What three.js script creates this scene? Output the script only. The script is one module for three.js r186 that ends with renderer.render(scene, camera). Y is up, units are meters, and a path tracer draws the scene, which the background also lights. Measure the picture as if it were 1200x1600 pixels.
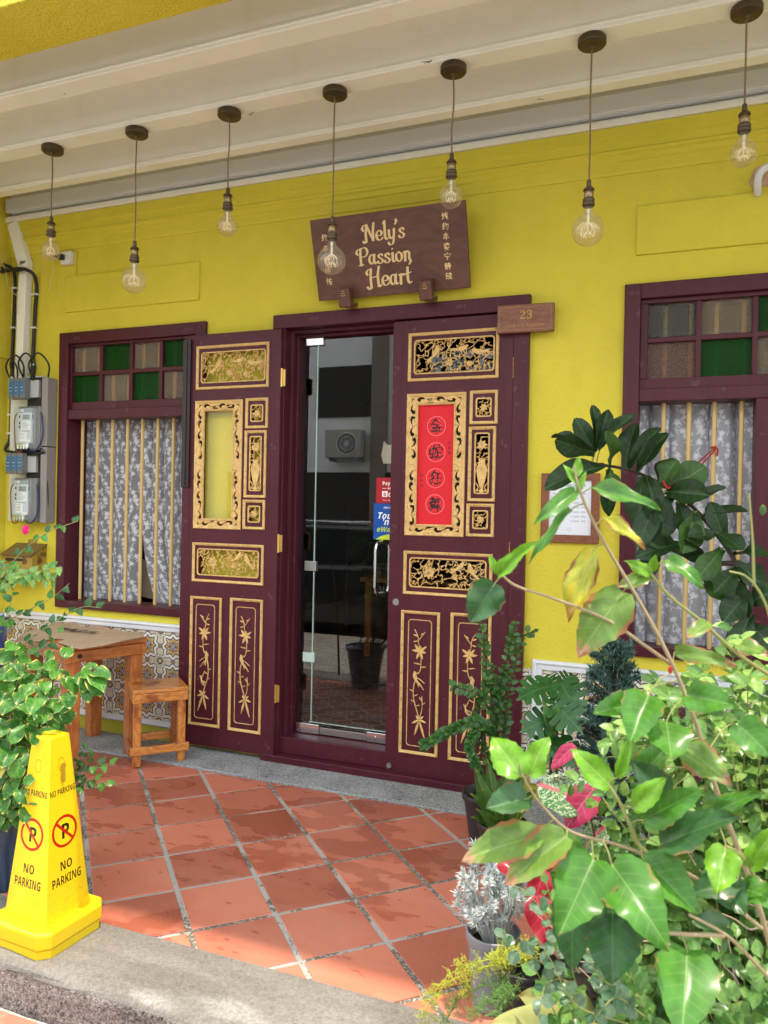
import * as THREE from 'three';
import { RoundedBoxGeometry } from 'three/addons/geometries/RoundedBoxGeometry.js';
import { mergeGeometries, mergeVertices, toCreasedNormals } from 'three/addons/utils/BufferGeometryUtils.js';

// ---------- camera, sky, sun, exposure
const scene = new THREE.Scene();
const camera = new THREE.PerspectiveCamera(68.1, 0.75, 0.05, 400);
camera.position.set(0, 1.5423, 4.05);
camera.rotation.set(-0.0048586, 0.373537, 0.0202183, 'YXZ');
camera.focus = 4.1; camera.userData.fStop = 6;
scene.add(camera);
const SKY = { zenith: [0.92, 1.02, 1.18], horizon: [2.35, 2.33, 2.28], sunDir: [0.10, 1, 0.020] };
{
  const W = 256, H = 128, d = new Float32Array(W * H * 4);
  for (let j = 0; j < H; j++) for (let i = 0; i < W; i++) {
    const el = (j + 0.5) / H * 2 - 1, k = Math.pow(Math.max(0, 1 - Math.max(0, el)), 2.2), o = (j * W + i) * 4;
    for (let c = 0; c < 3; c++) d[o + c] = el < 0 ? 0.6 : SKY.zenith[c] * (1 - k) + SKY.horizon[c] * k;
    d[o + 3] = 1;
  }
  const t = new THREE.DataTexture(d, W, H, THREE.RGBAFormat, THREE.FloatType);
  t.mapping = THREE.EquirectangularReflectionMapping; t.magFilter = t.minFilter = THREE.LinearFilter; t.needsUpdate = true;
  scene.background = t; scene.environment = t;
}
const sun = new THREE.DirectionalLight(0xfff1dc, 2.6);
sun.position.set(...SKY.sunDir).multiplyScalar(30); sun.target.position.set(0, 0, 0);
sun.castShadow = true; sun.shadow.radius = 3; sun.shadow.mapSize.set(4096, 4096);
Object.assign(sun.shadow.camera, { left: -12, right: 12, top: 12, bottom: -12, near: 1, far: 60 });
scene.add(sun, sun.target);
const EXPOSURE = 2.38;

// ---------- helpers
const V = (x, y, z) => new THREE.Vector3(x, y, z);
const PI = Math.PI;
function rng(seed) { let a = seed >>> 0; return () => { a = (a + 0x6D2B79F5) | 0; let t = Math.imul(a ^ (a >>> 15), 1 | a); t = (t + Math.imul(t ^ (t >>> 7), 61 | t)) ^ t; return ((t ^ (t >>> 14)) >>> 0) / 4294967296; }; }
const h2 = (x, y, s) => { let n = Math.imul(x, 374761393) + Math.imul(y, 668265263) + Math.imul(s, 2147483647 ^ 0x5bd1e995) | 0; n = Math.imul(n ^ (n >>> 13), 1274126177); return ((n ^ (n >>> 16)) >>> 0) / 4294967296; };
function vnoise(x, y, p, s) {           // value noise that repeats every p cells
  const xi = Math.floor(x), yi = Math.floor(y), fx = x - xi, fy = y - yi, u = fx * fx * (3 - 2 * fx), v = fy * fy * (3 - 2 * fy);
  const m = (a) => ((a % p) + p) % p, A = m(xi), B = m(xi + 1), C = m(yi), D = m(yi + 1);
  return (h2(A, C, s) * (1 - u) + h2(B, C, s) * u) * (1 - v) + (h2(A, D, s) * (1 - u) + h2(B, D, s) * u) * v;
}
function fbm(u, v, p, oct, s) { let a = 0, w = 0.5, t = 0; for (let o = 0; o < oct; o++) { a += w * vnoise(u * p, v * p, p, s + o * 17); t += w; w *= 0.5; p *= 2; } return a / t; }
const clamp = (x, a = 0, b = 1) => Math.min(b, Math.max(a, x));
const sstep = (a, b, x) => { const t = clamp((x - a) / (b - a)); return t * t * (3 - 2 * t); };
const toS = (c) => (c <= 0.0031308 ? 12.92 * c : 1.055 * Math.pow(c, 1 / 2.4) - 0.055);
const lerp3 = (a, b, t) => [a[0] + (b[0] - a[0]) * t, a[1] + (b[1] - a[1]) * t, a[2] + (b[2] - a[2]) * t];
function tex(w, h, fn, color = true, sx = 1, sy = sx) {   // fn(u, v) -> [r,g,b,a] linear, or a number; sx, sy: size in metres
  const d = new Uint8Array(w * h * 4);
  for (let j = 0; j < h; j++) for (let i = 0; i < w; i++) {
    const r = fn((i + 0.5) / w, (j + 0.5) / h), o = (j * w + i) * 4;
    if (typeof r === 'number') d[o] = d[o + 1] = d[o + 2] = clamp(r) * 255;
    else for (let c = 0; c < 3; c++) d[o + c] = (color ? toS(clamp(r[c])) : clamp(r[c])) * 255;
    d[o + 3] = typeof r === 'number' || r[3] === undefined ? 255 : clamp(r[3]) * 255;
  }
  const t = new THREE.DataTexture(d, w, h, THREE.RGBAFormat);
  if (color) t.colorSpace = THREE.SRGBColorSpace;
  return prep(t, sx, sy);
}
function prep(t, sx, sy) { t.wrapS = t.wrapT = THREE.RepeatWrapping; t.magFilter = THREE.LinearFilter; t.minFilter = THREE.LinearMipmapLinearFilter; t.generateMipmaps = true; t.repeat.set(1 / sx, 1 / sy); t.needsUpdate = true; return t; }
function canvasTex(w, h, draw, color = true) {
  const c = document.createElement('canvas'); c.width = w; c.height = h; const g = c.getContext('2d'); draw(g, w, h);
  const t = new THREE.CanvasTexture(c); if (color) t.colorSpace = THREE.SRGBColorSpace; return prep(t, 1, 1);
}
const rgb = (r, g, b) => new THREE.Color().setRGB(r, g, b);
const std = (o) => new THREE.MeshStandardMaterial(o);
const phy = (o) => new THREE.MeshPhysicalMaterial(o);
function plain(g) { const n = g.index ? g.toNonIndexed() : g; for (const k of Object.keys(n.attributes)) if (!['position', 'normal', 'uv'].includes(k)) n.deleteAttribute(k); return n; }
function uvM(g0) {                       // uv in metres from the dominant face direction
  const g = plain(g0), p = g.attributes.position, n = p.count, uv = new Float32Array(n * 2), a = V(), b = V(), c = V(), e = V(), f = V();
  for (let i = 0; i < n; i += 3) {
    a.fromBufferAttribute(p, i); b.fromBufferAttribute(p, i + 1); c.fromBufferAttribute(p, i + 2);
    e.subVectors(b, a).cross(f.subVectors(c, a)); const x = Math.abs(e.x), y = Math.abs(e.y), z = Math.abs(e.z);
    [a, b, c].forEach((q, k) => { const o = (i + k) * 2; if (z >= x && z >= y) { uv[o] = q.x; uv[o + 1] = q.y; } else if (x >= y) { uv[o] = q.z; uv[o + 1] = q.y; } else { uv[o] = q.x; uv[o + 1] = q.z; } });
  }
  g.setAttribute('uv', new THREE.BufferAttribute(uv, 2)); return g;
}
const vgrain = (g) => { const uv = g.attributes.uv; for (let i = 0; i < uv.count; i++) uv.setXY(i, uv.getY(i), uv.getX(i)); return g; };
const merge = (list) => (list = list.flat(9), list.length === 1 ? list[0] : mergeGeometries(list.map(plain)));
function bx(x0, x1, y0, y1, z0, z1, r = 0.003) {
  const w = x1 - x0, h = y1 - y0, d = z1 - z0, g = r > 0 ? new RoundedBoxGeometry(w, h, d, 1, Math.min(r, w / 2.01, h / 2.01, d / 2.01)) : new THREE.BoxGeometry(w, h, d);
  return uvM(g.translate((x0 + x1) / 2, (y0 + y1) / 2, (z0 + z1) / 2));
}
const cyl = (r0, r1, h, x, y, z, n = 20) => plain(new THREE.CylinderGeometry(r0, r1, h, n).translate(x, y, z));
const vec = (p) => (Array.isArray(p) ? V(...p) : p);
function tube(pts, r, n = 24, k = 6, closed = false) { return plain(new THREE.TubeGeometry(new THREE.CatmullRomCurve3(pts.map(vec), closed), n, r, k, closed)); }
function taper(pts, r0, r1, n = 24, k = 7) {  // a tube that thins out towards its end
  const cv = new THREE.CatmullRomCurve3(pts.map(vec)), g = new THREE.TubeGeometry(cv, n, 1, k), p = g.attributes.position, q = V(), c = V();
  for (let i = 0; i <= n; i++) { cv.getPointAt(i / n, c); const r = r0 + (r1 - r0) * i / n; for (let j = 0; j <= k; j++) { const o = i * (k + 1) + j; q.fromBufferAttribute(p, o).sub(c).multiplyScalar(r).add(c); p.setXYZ(o, q.x, q.y, q.z); } }
  return plain(g);
}
const lathe = (pts, n = 28) => plain(new THREE.LatheGeometry(pts.map(([x, y]) => new THREE.Vector2(x, y)), n));
const poly = (pts) => { const s = new THREE.Shape(); pts.forEach(([x, y], i) => (i ? s.lineTo(x, y) : s.moveTo(x, y))); s.closePath(); return s; };
const rect = (x0, x1, y0, y1, K = THREE.Shape) => { const s = new K(); s.moveTo(x0, y0); s.lineTo(x1, y0); s.lineTo(x1, y1); s.lineTo(x0, y1); s.closePath(); return s; };
function rrect(x0, x1, y0, y1, r, K = THREE.Shape) { const s = new K(); s.moveTo(x0 + r, y0); s.lineTo(x1 - r, y0); s.absarc(x1 - r, y0 + r, r, -PI / 2, 0); s.lineTo(x1, y1 - r); s.absarc(x1 - r, y1 - r, r, 0, PI / 2); s.lineTo(x0 + r, y1); s.absarc(x0 + r, y1 - r, r, PI / 2, PI); s.lineTo(x0, y0 + r); s.absarc(x0 + r, y0 + r, r, PI, PI * 1.5); return s; }
const extr = (shape, depth, bevel = 0, cs = 8) => uvM(new THREE.ExtrudeGeometry(shape, { depth: depth - bevel, bevelEnabled: bevel > 0, bevelThickness: bevel, bevelSize: bevel, bevelOffset: -bevel, bevelSegments: 1, curveSegments: cs }));
const used = {};
function numbered(n) { used[n] = (used[n] ?? -1) + 1; return used[n] ? n + '_' + String(used[n]).padStart(3, '0') : n; }
function shade(o) { o.castShadow = o.receiveShadow = true; return o; }
function mesh(name, geos, mat, parent) { const m = shade(new THREE.Mesh(Array.isArray(geos) ? merge(geos) : geos, mat)); m.name = name; parent.add(m); return m; }
function thing(name, label, category, pos = [0, 0, 0], turn = 0, group) { const o = new THREE.Group(); o.name = numbered(name); o.position.set(...pos); o.rotation.y = turn; o.userData = { label, category }; if (group) o.userData.group = group; scene.add(o); return o; }
function solo(name, label, category, geos, mat, group) { const m = mesh(numbered(name), geos, mat, scene); m.userData = { label, category }; if (group) m.userData.group = group; return m; }
function struct(name, geos, mat) { const m = mesh(numbered(name), geos, mat, scene); m.userData.kind = 'structure'; return m; }
function stuff(m) { m.userData.kind = 'stuff'; return m; }
// ---------- materials (base colours are linear, real-world values)
const plasterT = tex(512, 512, (u, v) => { const a = fbm(u, v, 4, 5, 3), b = fbm(u, v, 32, 3, 9); const k = 0.86 + 0.2 * a + 0.06 * b; const d = sstep(0.58, 0.78, fbm(u + 0.3, v, 6, 4, 21)) * 0.12 + sstep(0.62, 0.85, vnoise(u * 48, v * 3, 48, 25)) * 0.05; const rd = Math.abs(fbm(u + 0.11, v + 0.37, 5, 5, 27) - 0.5), cr = sstep(0.0035, 0.001, rd) * sstep(0.52, 0.66, fbm(u, v, 4, 3, 29)) * 0.10, q = 1 - cr; return [(0.655 * k - d * 0.2) * q, (0.562 * k - d * 0.2) * q, (0.034 * k + 0.014 * a) * q]; }, true, 2.4);
const plasterB = tex(512, 512, (u, v) => 0.5 * fbm(u, v, 8, 4, 5) + 0.5 * fbm(u, v, 64, 3, 8), false, 0.8);
const stuccoB = tex(512, 512, (u, v) => Math.pow(fbm(u, v, 64, 3, 18), 1.5), false, 0.6);
const paintB = tex(512, 512, (u, v) => fbm(u * 1, v, 6, 5, 31) * 0.6 + 0.4 * vnoise(u * 64, v * 8, 64, 7), false, 0.7);
const M = {};
M.wall = std({ map: plasterT, bumpMap: plasterB, bumpScale: 0.004, roughness: 0.72 });
M.stucco = std({ map: plasterT, bumpMap: stuccoB, bumpScale: 0.006, roughness: 0.85 });
M.base = std({ color: rgb(0.42, 0.38, 0.025), bumpMap: plasterB, bumpScale: 0.004, roughness: 0.7 });
const creamT = tex(512, 512, (u, v) => { const a = fbm(u, v, 5, 5, 40), st = sstep(0.62, 0.8, fbm(u, v, 9, 5, 44)); const k = 0.95 + 0.10 * a; return [0.875 * k - st * 0.03, 0.87 * k - st * 0.04, 0.785 * k - st * 0.06]; }, true, 1.3);
M.cream = std({ map: creamT, bumpMap: plasterB, bumpScale: 0.001, roughness: 0.6 });
M.trunk = std({ color: rgb(0.68, 0.71, 0.73), roughness: 0.45 });
const plumT = tex(512, 512, (u, v) => { const a = fbm(u, v, 3, 5, 50), st = vnoise(u * 80, v * 5, 80, 52); const c = lerp3([0.058, 0.0085, 0.017], [0.084, 0.0145, 0.025], a); const s = 0.9 + 0.2 * st; const w = sstep(0.74, 0.84, fbm(u, v, 20, 4, 57)) * 0.04; return [c[0] * s + w, c[1] * s + w * 0.7, c[2] * s + w * 0.75]; }, true, 0.9);
M.plum = phy({ map: plumT, bumpMap: paintB, bumpScale: 0.0015, roughness: 0.4, specularIntensity: 0.55, clearcoat: 0.0 });
const goldT = tex(256, 256, (u, v) => { const a = fbm(u, v, 8, 4, 61); return lerp3(lerp3([0.52, 0.31, 0.09], [0.80, 0.55, 0.22], a), [0.24, 0.12, 0.05], sstep(0.66, 0.76, fbm(u, v, 22, 4, 64)) * 0.6); }, true, 0.25);
M.gold = std({ map: goldT, roughness: 0.5, bumpMap: paintB, bumpScale: 0.001 });
M.barWood = std({ color: rgb(0.62, 0.44, 0.17), roughness: 0.5, bumpMap: paintB, bumpScale: 0.001 });
const concT = (base, sp, seed, S, lo) => tex(512, 512, (u, v) => { const a = fbm(u, v, 6, 4, seed), n = vnoise(u * 256, v * 256, 256, seed + 3), m = vnoise(u * 128, v * 128, 128, seed + 5); const k = 0.75 + 0.4 * a + sp * (n - 0.5) + sp * 0.8 * (m - 0.5); const st = sstep(0.55, 0.75, fbm(u, v, 4, 5, seed + 9)) * lo; return base.map((c) => c * Math.max(0.08, k - st)); }, true, S);
const speckB = tex(512, 512, (u, v) => vnoise(u * 256, v * 256, 256, 73) * 0.6 + vnoise(u * 110, v * 110, 110, 75) * 0.4, false, 0.5);
M.strip = std({ map: concT([0.30, 0.31, 0.31], 0.9, 80, 0.8, 0.25), bumpMap: speckB, bumpScale: 0.003, roughness: 0.85 });
const kerbT = tex(2048, 512, (u, v) => { const x = u * 5, z = v * 1.25, a = fbm(u, v, 16, 5, 90), g = vnoise(u * 1600, v * 400, 1600, 91) * 0.6 + vnoise(u * 640, v * 160, 640, 92) * 0.4, w = fbm(u, v, 40, 5, 93); let c = lerp3([0.13, 0.118, 0.102], [0.245, 0.225, 0.20], a); const pa = sstep(0.42, 0.56, w * 0.5 + 0.55 * Math.max(0, 1 - Math.hypot((x - 3.68) / 0.42, (z - 0.845) / 0.12))); c = lerp3(c, [0.42, 0.415, 0.40], pa * 0.3); const st = sstep(0.5, 0.68, fbm(u, v, 10, 5, 97)); c = lerp3(c, [0.13, 0.115, 0.10], st * 0.6); return c.map((q) => q * (0.62 + 0.76 * g)); }, true, 5, 1.25);
M.kerb = std({ map: kerbT, bumpMap: speckB, bumpScale: 0.0025, roughness: 0.9 });
M.kerbFace = std({ map: concT([0.20, 0.18, 0.165], 1.0, 95, 1.0, 0.5), bumpMap: speckB, bumpScale: 0.005, roughness: 0.9 });
const groutT = tex(1024, 1024, (u, v) => { const n = vnoise(u * 190, v * 190, 190, 310) * 0.6 + vnoise(u * 420, v * 420, 420, 311) * 0.4, reg = fbm(u, v, 7, 4, 312), lim = 0.62 - 0.55 * sstep(0.40, 0.62, reg), k = sstep(lim - 0.06, lim + 0.06, n); return lerp3([0.15, 0.135, 0.105], [0.45, 0.43, 0.385], k * 0.85); }, true, 1.5);
M.grout = std({ map: groutT, bumpMap: speckB, bumpScale: 0.004, roughness: 0.9 });
M.paving = std({ map: concT([0.46, 0.41, 0.36], 0.6, 103, 1.2, 0.2), bumpMap: speckB, bumpScale: 0.004, roughness: 0.9 });
M.asphalt = std({ map: concT([0.07, 0.07, 0.072], 0.8, 105, 1.5, 0.2), bumpMap: speckB, bumpScale: 0.006, roughness: 0.92 });
// terracotta: the floor carries its own splashes of water (darker, glossy); uv in metres
const FW = 6, FH = 3;
const wet = (u, v) => { const x = u * FW, z = v * FH; const n = fbm(u, v, 12, 5, 110) * 0.62 + 0.38 * fbm(u, v, 40, 4, 117); const zone = 0.07 * sstep(2.6, 4.0, x) + 0.05 * sstep(1.35, 1.8, z), m = fbm(u, v, 90, 4, 119); return Math.max(sstep(0.535, 0.60, n - zone), 0.8 * sstep(0.655, 0.69, n * 0.45 + m * 0.62 - zone * 0.6)); };
const terraT = tex(2048, 1024, (u, v) => { const w = wet(u, v), a = fbm(u, v, 10, 5, 120), f = vnoise(u * 900, v * 450, 900, 122); const sm = sstep(0.52, 0.7, fbm(u, v, 16, 4, 125)); let c = lerp3([0.42, 0.12, 0.072], [0.53, 0.18, 0.112], a * 0.8 + f * 0.2); c = lerp3(c, [0.52, 0.22, 0.15], sm * 0.3); return lerp3(c, [0.27, 0.058, 0.026], w * 0.46); }, true, FW, FH);
const terraR = tex(2048, 1024, (u, v) => { const w = wet(u, v); return clamp(0.46 + 0.2 * fbm(u, v, 24, 4, 131) - w * 0.42, 0.06, 1); }, false, FW, FH);
const terraB = tex(512, 512, (u, v) => fbm(u, v, 6, 4, 140) * 0.8 + 0.2 * vnoise(u * 200, v * 200, 200, 141), false, 0.6);
M.terra = [0.80, 0.94, 1.05, 1.15].map((k, i) => std({ color: rgb(k, k * (0.97 + 0.02 * i), k * (0.96 + 0.02 * i)), map: terraT, roughnessMap: terraR, roughness: 1, bumpMap: terraB, bumpScale: 0.0025 }));
M.pave = std({ color: rgb(1.05, 1.25, 1.35), map: terraT, roughness: 0.7, bumpMap: terraB, bumpScale: 0.002 });
function woodT(c0, c1, c2, seed, S, kn = 0.5) { return tex(512, 512, (u, v) => { const wv = fbm(u, v, 3, 4, seed) * 1.4, r = (v * 14 + wv * 5), ring = 0.5 + 0.5 * Math.sin(r * 2 * PI * 0.7), gr = vnoise(u * 10, v * 200, 200, seed + 4); const b = fbm(u, v, 4, 3, seed + 8); let c = lerp3(c0, c1, ring * 0.55 + gr * 0.45); return lerp3(c, c2, sstep(0.55, 0.8, b) * kn); }, true, S); }
const tableT = woodT([0.35, 0.095, 0.018], [0.55, 0.20, 0.042], [0.22, 0.05, 0.010], 150, 0.5);
M.table = phy({ map: tableT, roughness: 0.4, clearcoat: 0.5, clearcoatRoughness: 0.25 });
const stoolT = woodT([0.42, 0.13, 0.022], [0.68, 0.29, 0.062], [0.20, 0.035, 0.008], 160, 0.35, 0.9);
M.stool = phy({ map: stoolT, roughness: 0.35, clearcoat: 0.5, clearcoatRoughness: 0.2 });
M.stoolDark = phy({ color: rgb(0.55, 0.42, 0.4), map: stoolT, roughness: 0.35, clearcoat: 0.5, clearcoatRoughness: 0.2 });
M.brownWood = phy({ map: woodT([0.095, 0.034, 0.022], [0.15, 0.058, 0.036], [0.07, 0.022, 0.016], 170, 0.6), roughness: 0.5, clearcoat: 0.2, clearcoatRoughness: 0.4 });
M.plateWood = phy({ map: woodT([0.17, 0.06, 0.032], [0.26, 0.10, 0.055], [0.13, 0.04, 0.02], 175, 0.3), roughness: 0.45 });
M.frameWood = phy({ map: woodT([0.18, 0.055, 0.022], [0.25, 0.085, 0.036], [0.15, 0.04, 0.016], 178, 0.3), roughness: 0.4 });
M.glass = phy({ color: rgb(1, 1, 1), transmission: 1, thickness: 0, roughness: 0, ior: 1.52, metalness: 0 });
M.doorGlass = phy({ color: rgb(0.86, 0.9, 0.88), transmission: 1, thickness: 0, roughness: 0, ior: 1.85 });
M.bulb = phy({ color: rgb(0.92, 0.88, 0.78), transmission: 0.93, thickness: 0, roughness: 0, ior: 1.5 });
M.glassEdge = phy({ color: rgb(0.45, 0.62, 0.56), roughness: 0.15, metalness: 0.2 });
const obsB = tex(256, 256, (u, v) => fbm(u, v, 24, 2, 181), false, 0.12);
M.obscure = phy({ color: rgb(0.80, 0.66, 0.48), transmission: 0.76, thickness: 0, roughness: 0.1, ior: 1.5, bumpMap: obsB, bumpScale: 0.012 });
M.pinkGlass = phy({ color: rgb(0.80, 0.56, 0.46), transmission: 0.70, thickness: 0, roughness: 0.06, ior: 1.6, bumpMap: obsB, bumpScale: 0.03 });
M.clearObscure = phy({ color: rgb(0.66, 0.70, 0.60), transmission: 0.76, thickness: 0, roughness: 0.06, ior: 1.5, bumpMap: obsB, bumpScale: 0.03 });
M.greenGlass = phy({ color: rgb(0.006, 0.21, 0.008), transmission: 0.80, thickness: 0, roughness: 0.12, ior: 1.25, bumpMap: obsB, bumpScale: 0.004 });
M.chrome = std({ color: rgb(0.75, 0.76, 0.77), metalness: 1, roughness: 0.15 });
M.steel = std({ color: rgb(0.5, 0.5, 0.49), metalness: 1, roughness: 0.35 });
M.brass = std({ color: rgb(0.62, 0.42, 0.13), metalness: 0.9, roughness: 0.35 });
M.bronze = std({ color: rgb(0.10, 0.072, 0.045), metalness: 0.6, roughness: 0.42 });
M.antique = std({ color: rgb(0.30, 0.22, 0.12), metalness: 0.85, roughness: 0.4 });
M.black = std({ color: rgb(0.012, 0.012, 0.013), roughness: 0.5 });
M.dark = std({ color: rgb(0.03, 0.026, 0.024), roughness: 0.7 });
M.cord = std({ color: rgb(0.20, 0.13, 0.07), roughness: 0.8 });
M.white = std({ color: rgb(0.74, 0.75, 0.75), roughness: 0.4 });
M.grey = std({ color: rgb(0.45, 0.46, 0.47), roughness: 0.45 });
M.trimWhite = std({ color: rgb(0.70, 0.73, 0.78), roughness: 0.3 });
M.filament = std({ color: rgb(0.9, 0.8, 0.58), emissive: rgb(1, 0.8, 0.5), emissiveIntensity: 0.05, roughness: 0.4 });
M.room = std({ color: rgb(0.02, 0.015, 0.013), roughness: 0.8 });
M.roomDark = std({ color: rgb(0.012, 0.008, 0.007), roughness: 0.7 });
// ---------- setting: ground, pavement, kerb, porch floor
struct('street', uvM(new THREE.PlaneGeometry(160, 160).rotateX(-PI / 2).translate(0, -0.26, 0)), M.asphalt);
struct('pavement', bx(-14, 14, -0.3, -0.126, 2.15, 4.7, 0), M.paving);
const kerb = struct("kerb", new THREE.BufferGeometry(), M.kerb);
kerb.geometry = (() => {            // worn granolithic kerb with a rounded nose
  const s = new THREE.Shape(); s.moveTo(1.838, -0.2); s.lineTo(2.18, -0.2); s.lineTo(2.164, -0.03); s.quadraticCurveTo(2.158, 0.004, 2.12, 0.008); s.lineTo(1.838, 0.004); s.closePath();
  const g = new THREE.ExtrudeGeometry(s, { depth: 20, steps: 200, bevelEnabled: false, curveSegments: 6 }).rotateY(-PI / 2).translate(9, 0, 0);
  const p = g.attributes.position;
  for (let i = 0; i < p.count; i++) { const x = p.getX(i), y = p.getY(i), z = p.getZ(i); if (y > -0.1 && z > 1.9) { p.setY(i, y + (fbm(x / 8 + 0.5, z / 8, 64, 3, 201) - 0.5) * 0.012); p.setZ(i, z + (fbm(x / 8 + 0.2, y, 48, 3, 205) - 0.5) * 0.02); } }
  g.computeVertexNormals(); return uvM(g);
})();
const kerbFace = mesh('kerb_face', (() => { const g = new THREE.PlaneGeometry(20, 0.135, 400, 6).translate(-1, -0.055, 0), p = g.attributes.position; for (let i = 0; i < p.count; i++) { const x = p.getX(i), y = p.getY(i); p.setZ(i, 2.170 - y * 0.10 + (fbm(x / 8, y + 0.4, 80, 3, 211) - 0.5) * 0.022); if (y > 0) p.setY(i, -0.004 + (fbm(x / 8 + 0.7, 0.2, 60, 3, 212) - 0.5) * 0.016); } g.computeVertexNormals(); return uvM(g); })(), M.kerbFace, kerb);
struct('wall_base_strip', bx(-4.5, 2.6, -0.1, 0.012, -0.02, 0.335, 0.006), M.strip);
const porchFloor = struct('porch_floor', bx(-4.75, 4, -0.1, -0.0035, 0.3, 1.85, 0), M.grout);
{
  const S = 0.32, ga = -0.78042, O = [-6.476 * S, -8.5989 * S + 4.05], ca = Math.cos(ga), sa = Math.sin(ga), G = 0.0105;
  const P = (a, b) => [O[0] + S * (a * ca - b * sa), O[1] + S * (a * sa + b * ca)];
  const clip = (pl, ax, lim, keepLess) => { const out = []; for (let i = 0; i < pl.length; i++) { const A = pl[i], B = pl[(i + 1) % pl.length], ia = keepLess ? A[ax] <= lim : A[ax] >= lim, ib = keepLess ? B[ax] <= lim : B[ax] >= lim; if (ia) out.push(A); if (ia !== ib) { const t = (lim - A[ax]) / (B[ax] - A[ax]); out.push([A[0] + t * (B[0] - A[0]), A[1] + t * (B[1] - A[1])]); } } return out; };
  const R = rng(5), area = (p) => Math.abs(p.reduce((s, A, i) => { const B = p[(i + 1) % p.length]; return s + A[0] * B[1] - A[1] * B[0]; }, 0)) / 2;
  function lay(zone, parent, top, mats, u0, v0, x0, x1) {
    const e = G / S;
    for (let a = -16; a < 26; a++) for (let b = -16; b < 26; b++) {
      let pl = [P(a + e, b + e), P(a + 1 - e, b + e), P(a + 1 - e, b + 1 - e), P(a + e, b + 1 - e)];
      pl = clip(clip(clip(clip(pl, 1, zone[0], false), 1, zone[1], true), 0, x0, false), 0, x1, true);
      const tilt = (R() - 0.5) * 0.002, lift = R() * 0.0015, mi = Math.floor(R() * mats.length);
      if (pl.length < 3 || area(pl) < 0.0012) continue;
      const s = poly(pl.map(([x, z]) => [x, -z]));
      const g = plain(new THREE.ExtrudeGeometry(s, { depth: 0.008, bevelEnabled: true, bevelThickness: 0.002, bevelSize: 0.002, bevelOffset: -0.002, bevelSegments: 1 }).rotateX(-PI / 2));
      const q = g.attributes.position, uv = new Float32Array(q.count * 2);
      for (let i = 0; i < q.count; i++) { uv[i * 2] = q.getX(i) + u0; uv[i * 2 + 1] = q.getZ(i) + v0; q.setY(i, q.getY(i) + top - 0.010 + lift + tilt * (q.getX(i) - pl[0][0]) * 4); }
      g.setAttribute('uv', new THREE.BufferAttribute(uv, 2));
      mesh('tile', g, mats[mi], parent);
    }
  }
  lay([0.338, 1.832], porchFloor, 0, M.terra, 4.6, 0.2, -4.7, 0.6);
  lay([2.20, 3.05], scene.children.find((o) => o.name === 'pavement'), -0.12, [M.pave], 4.6, 0.2, -2.7, 0.9);
}

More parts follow.
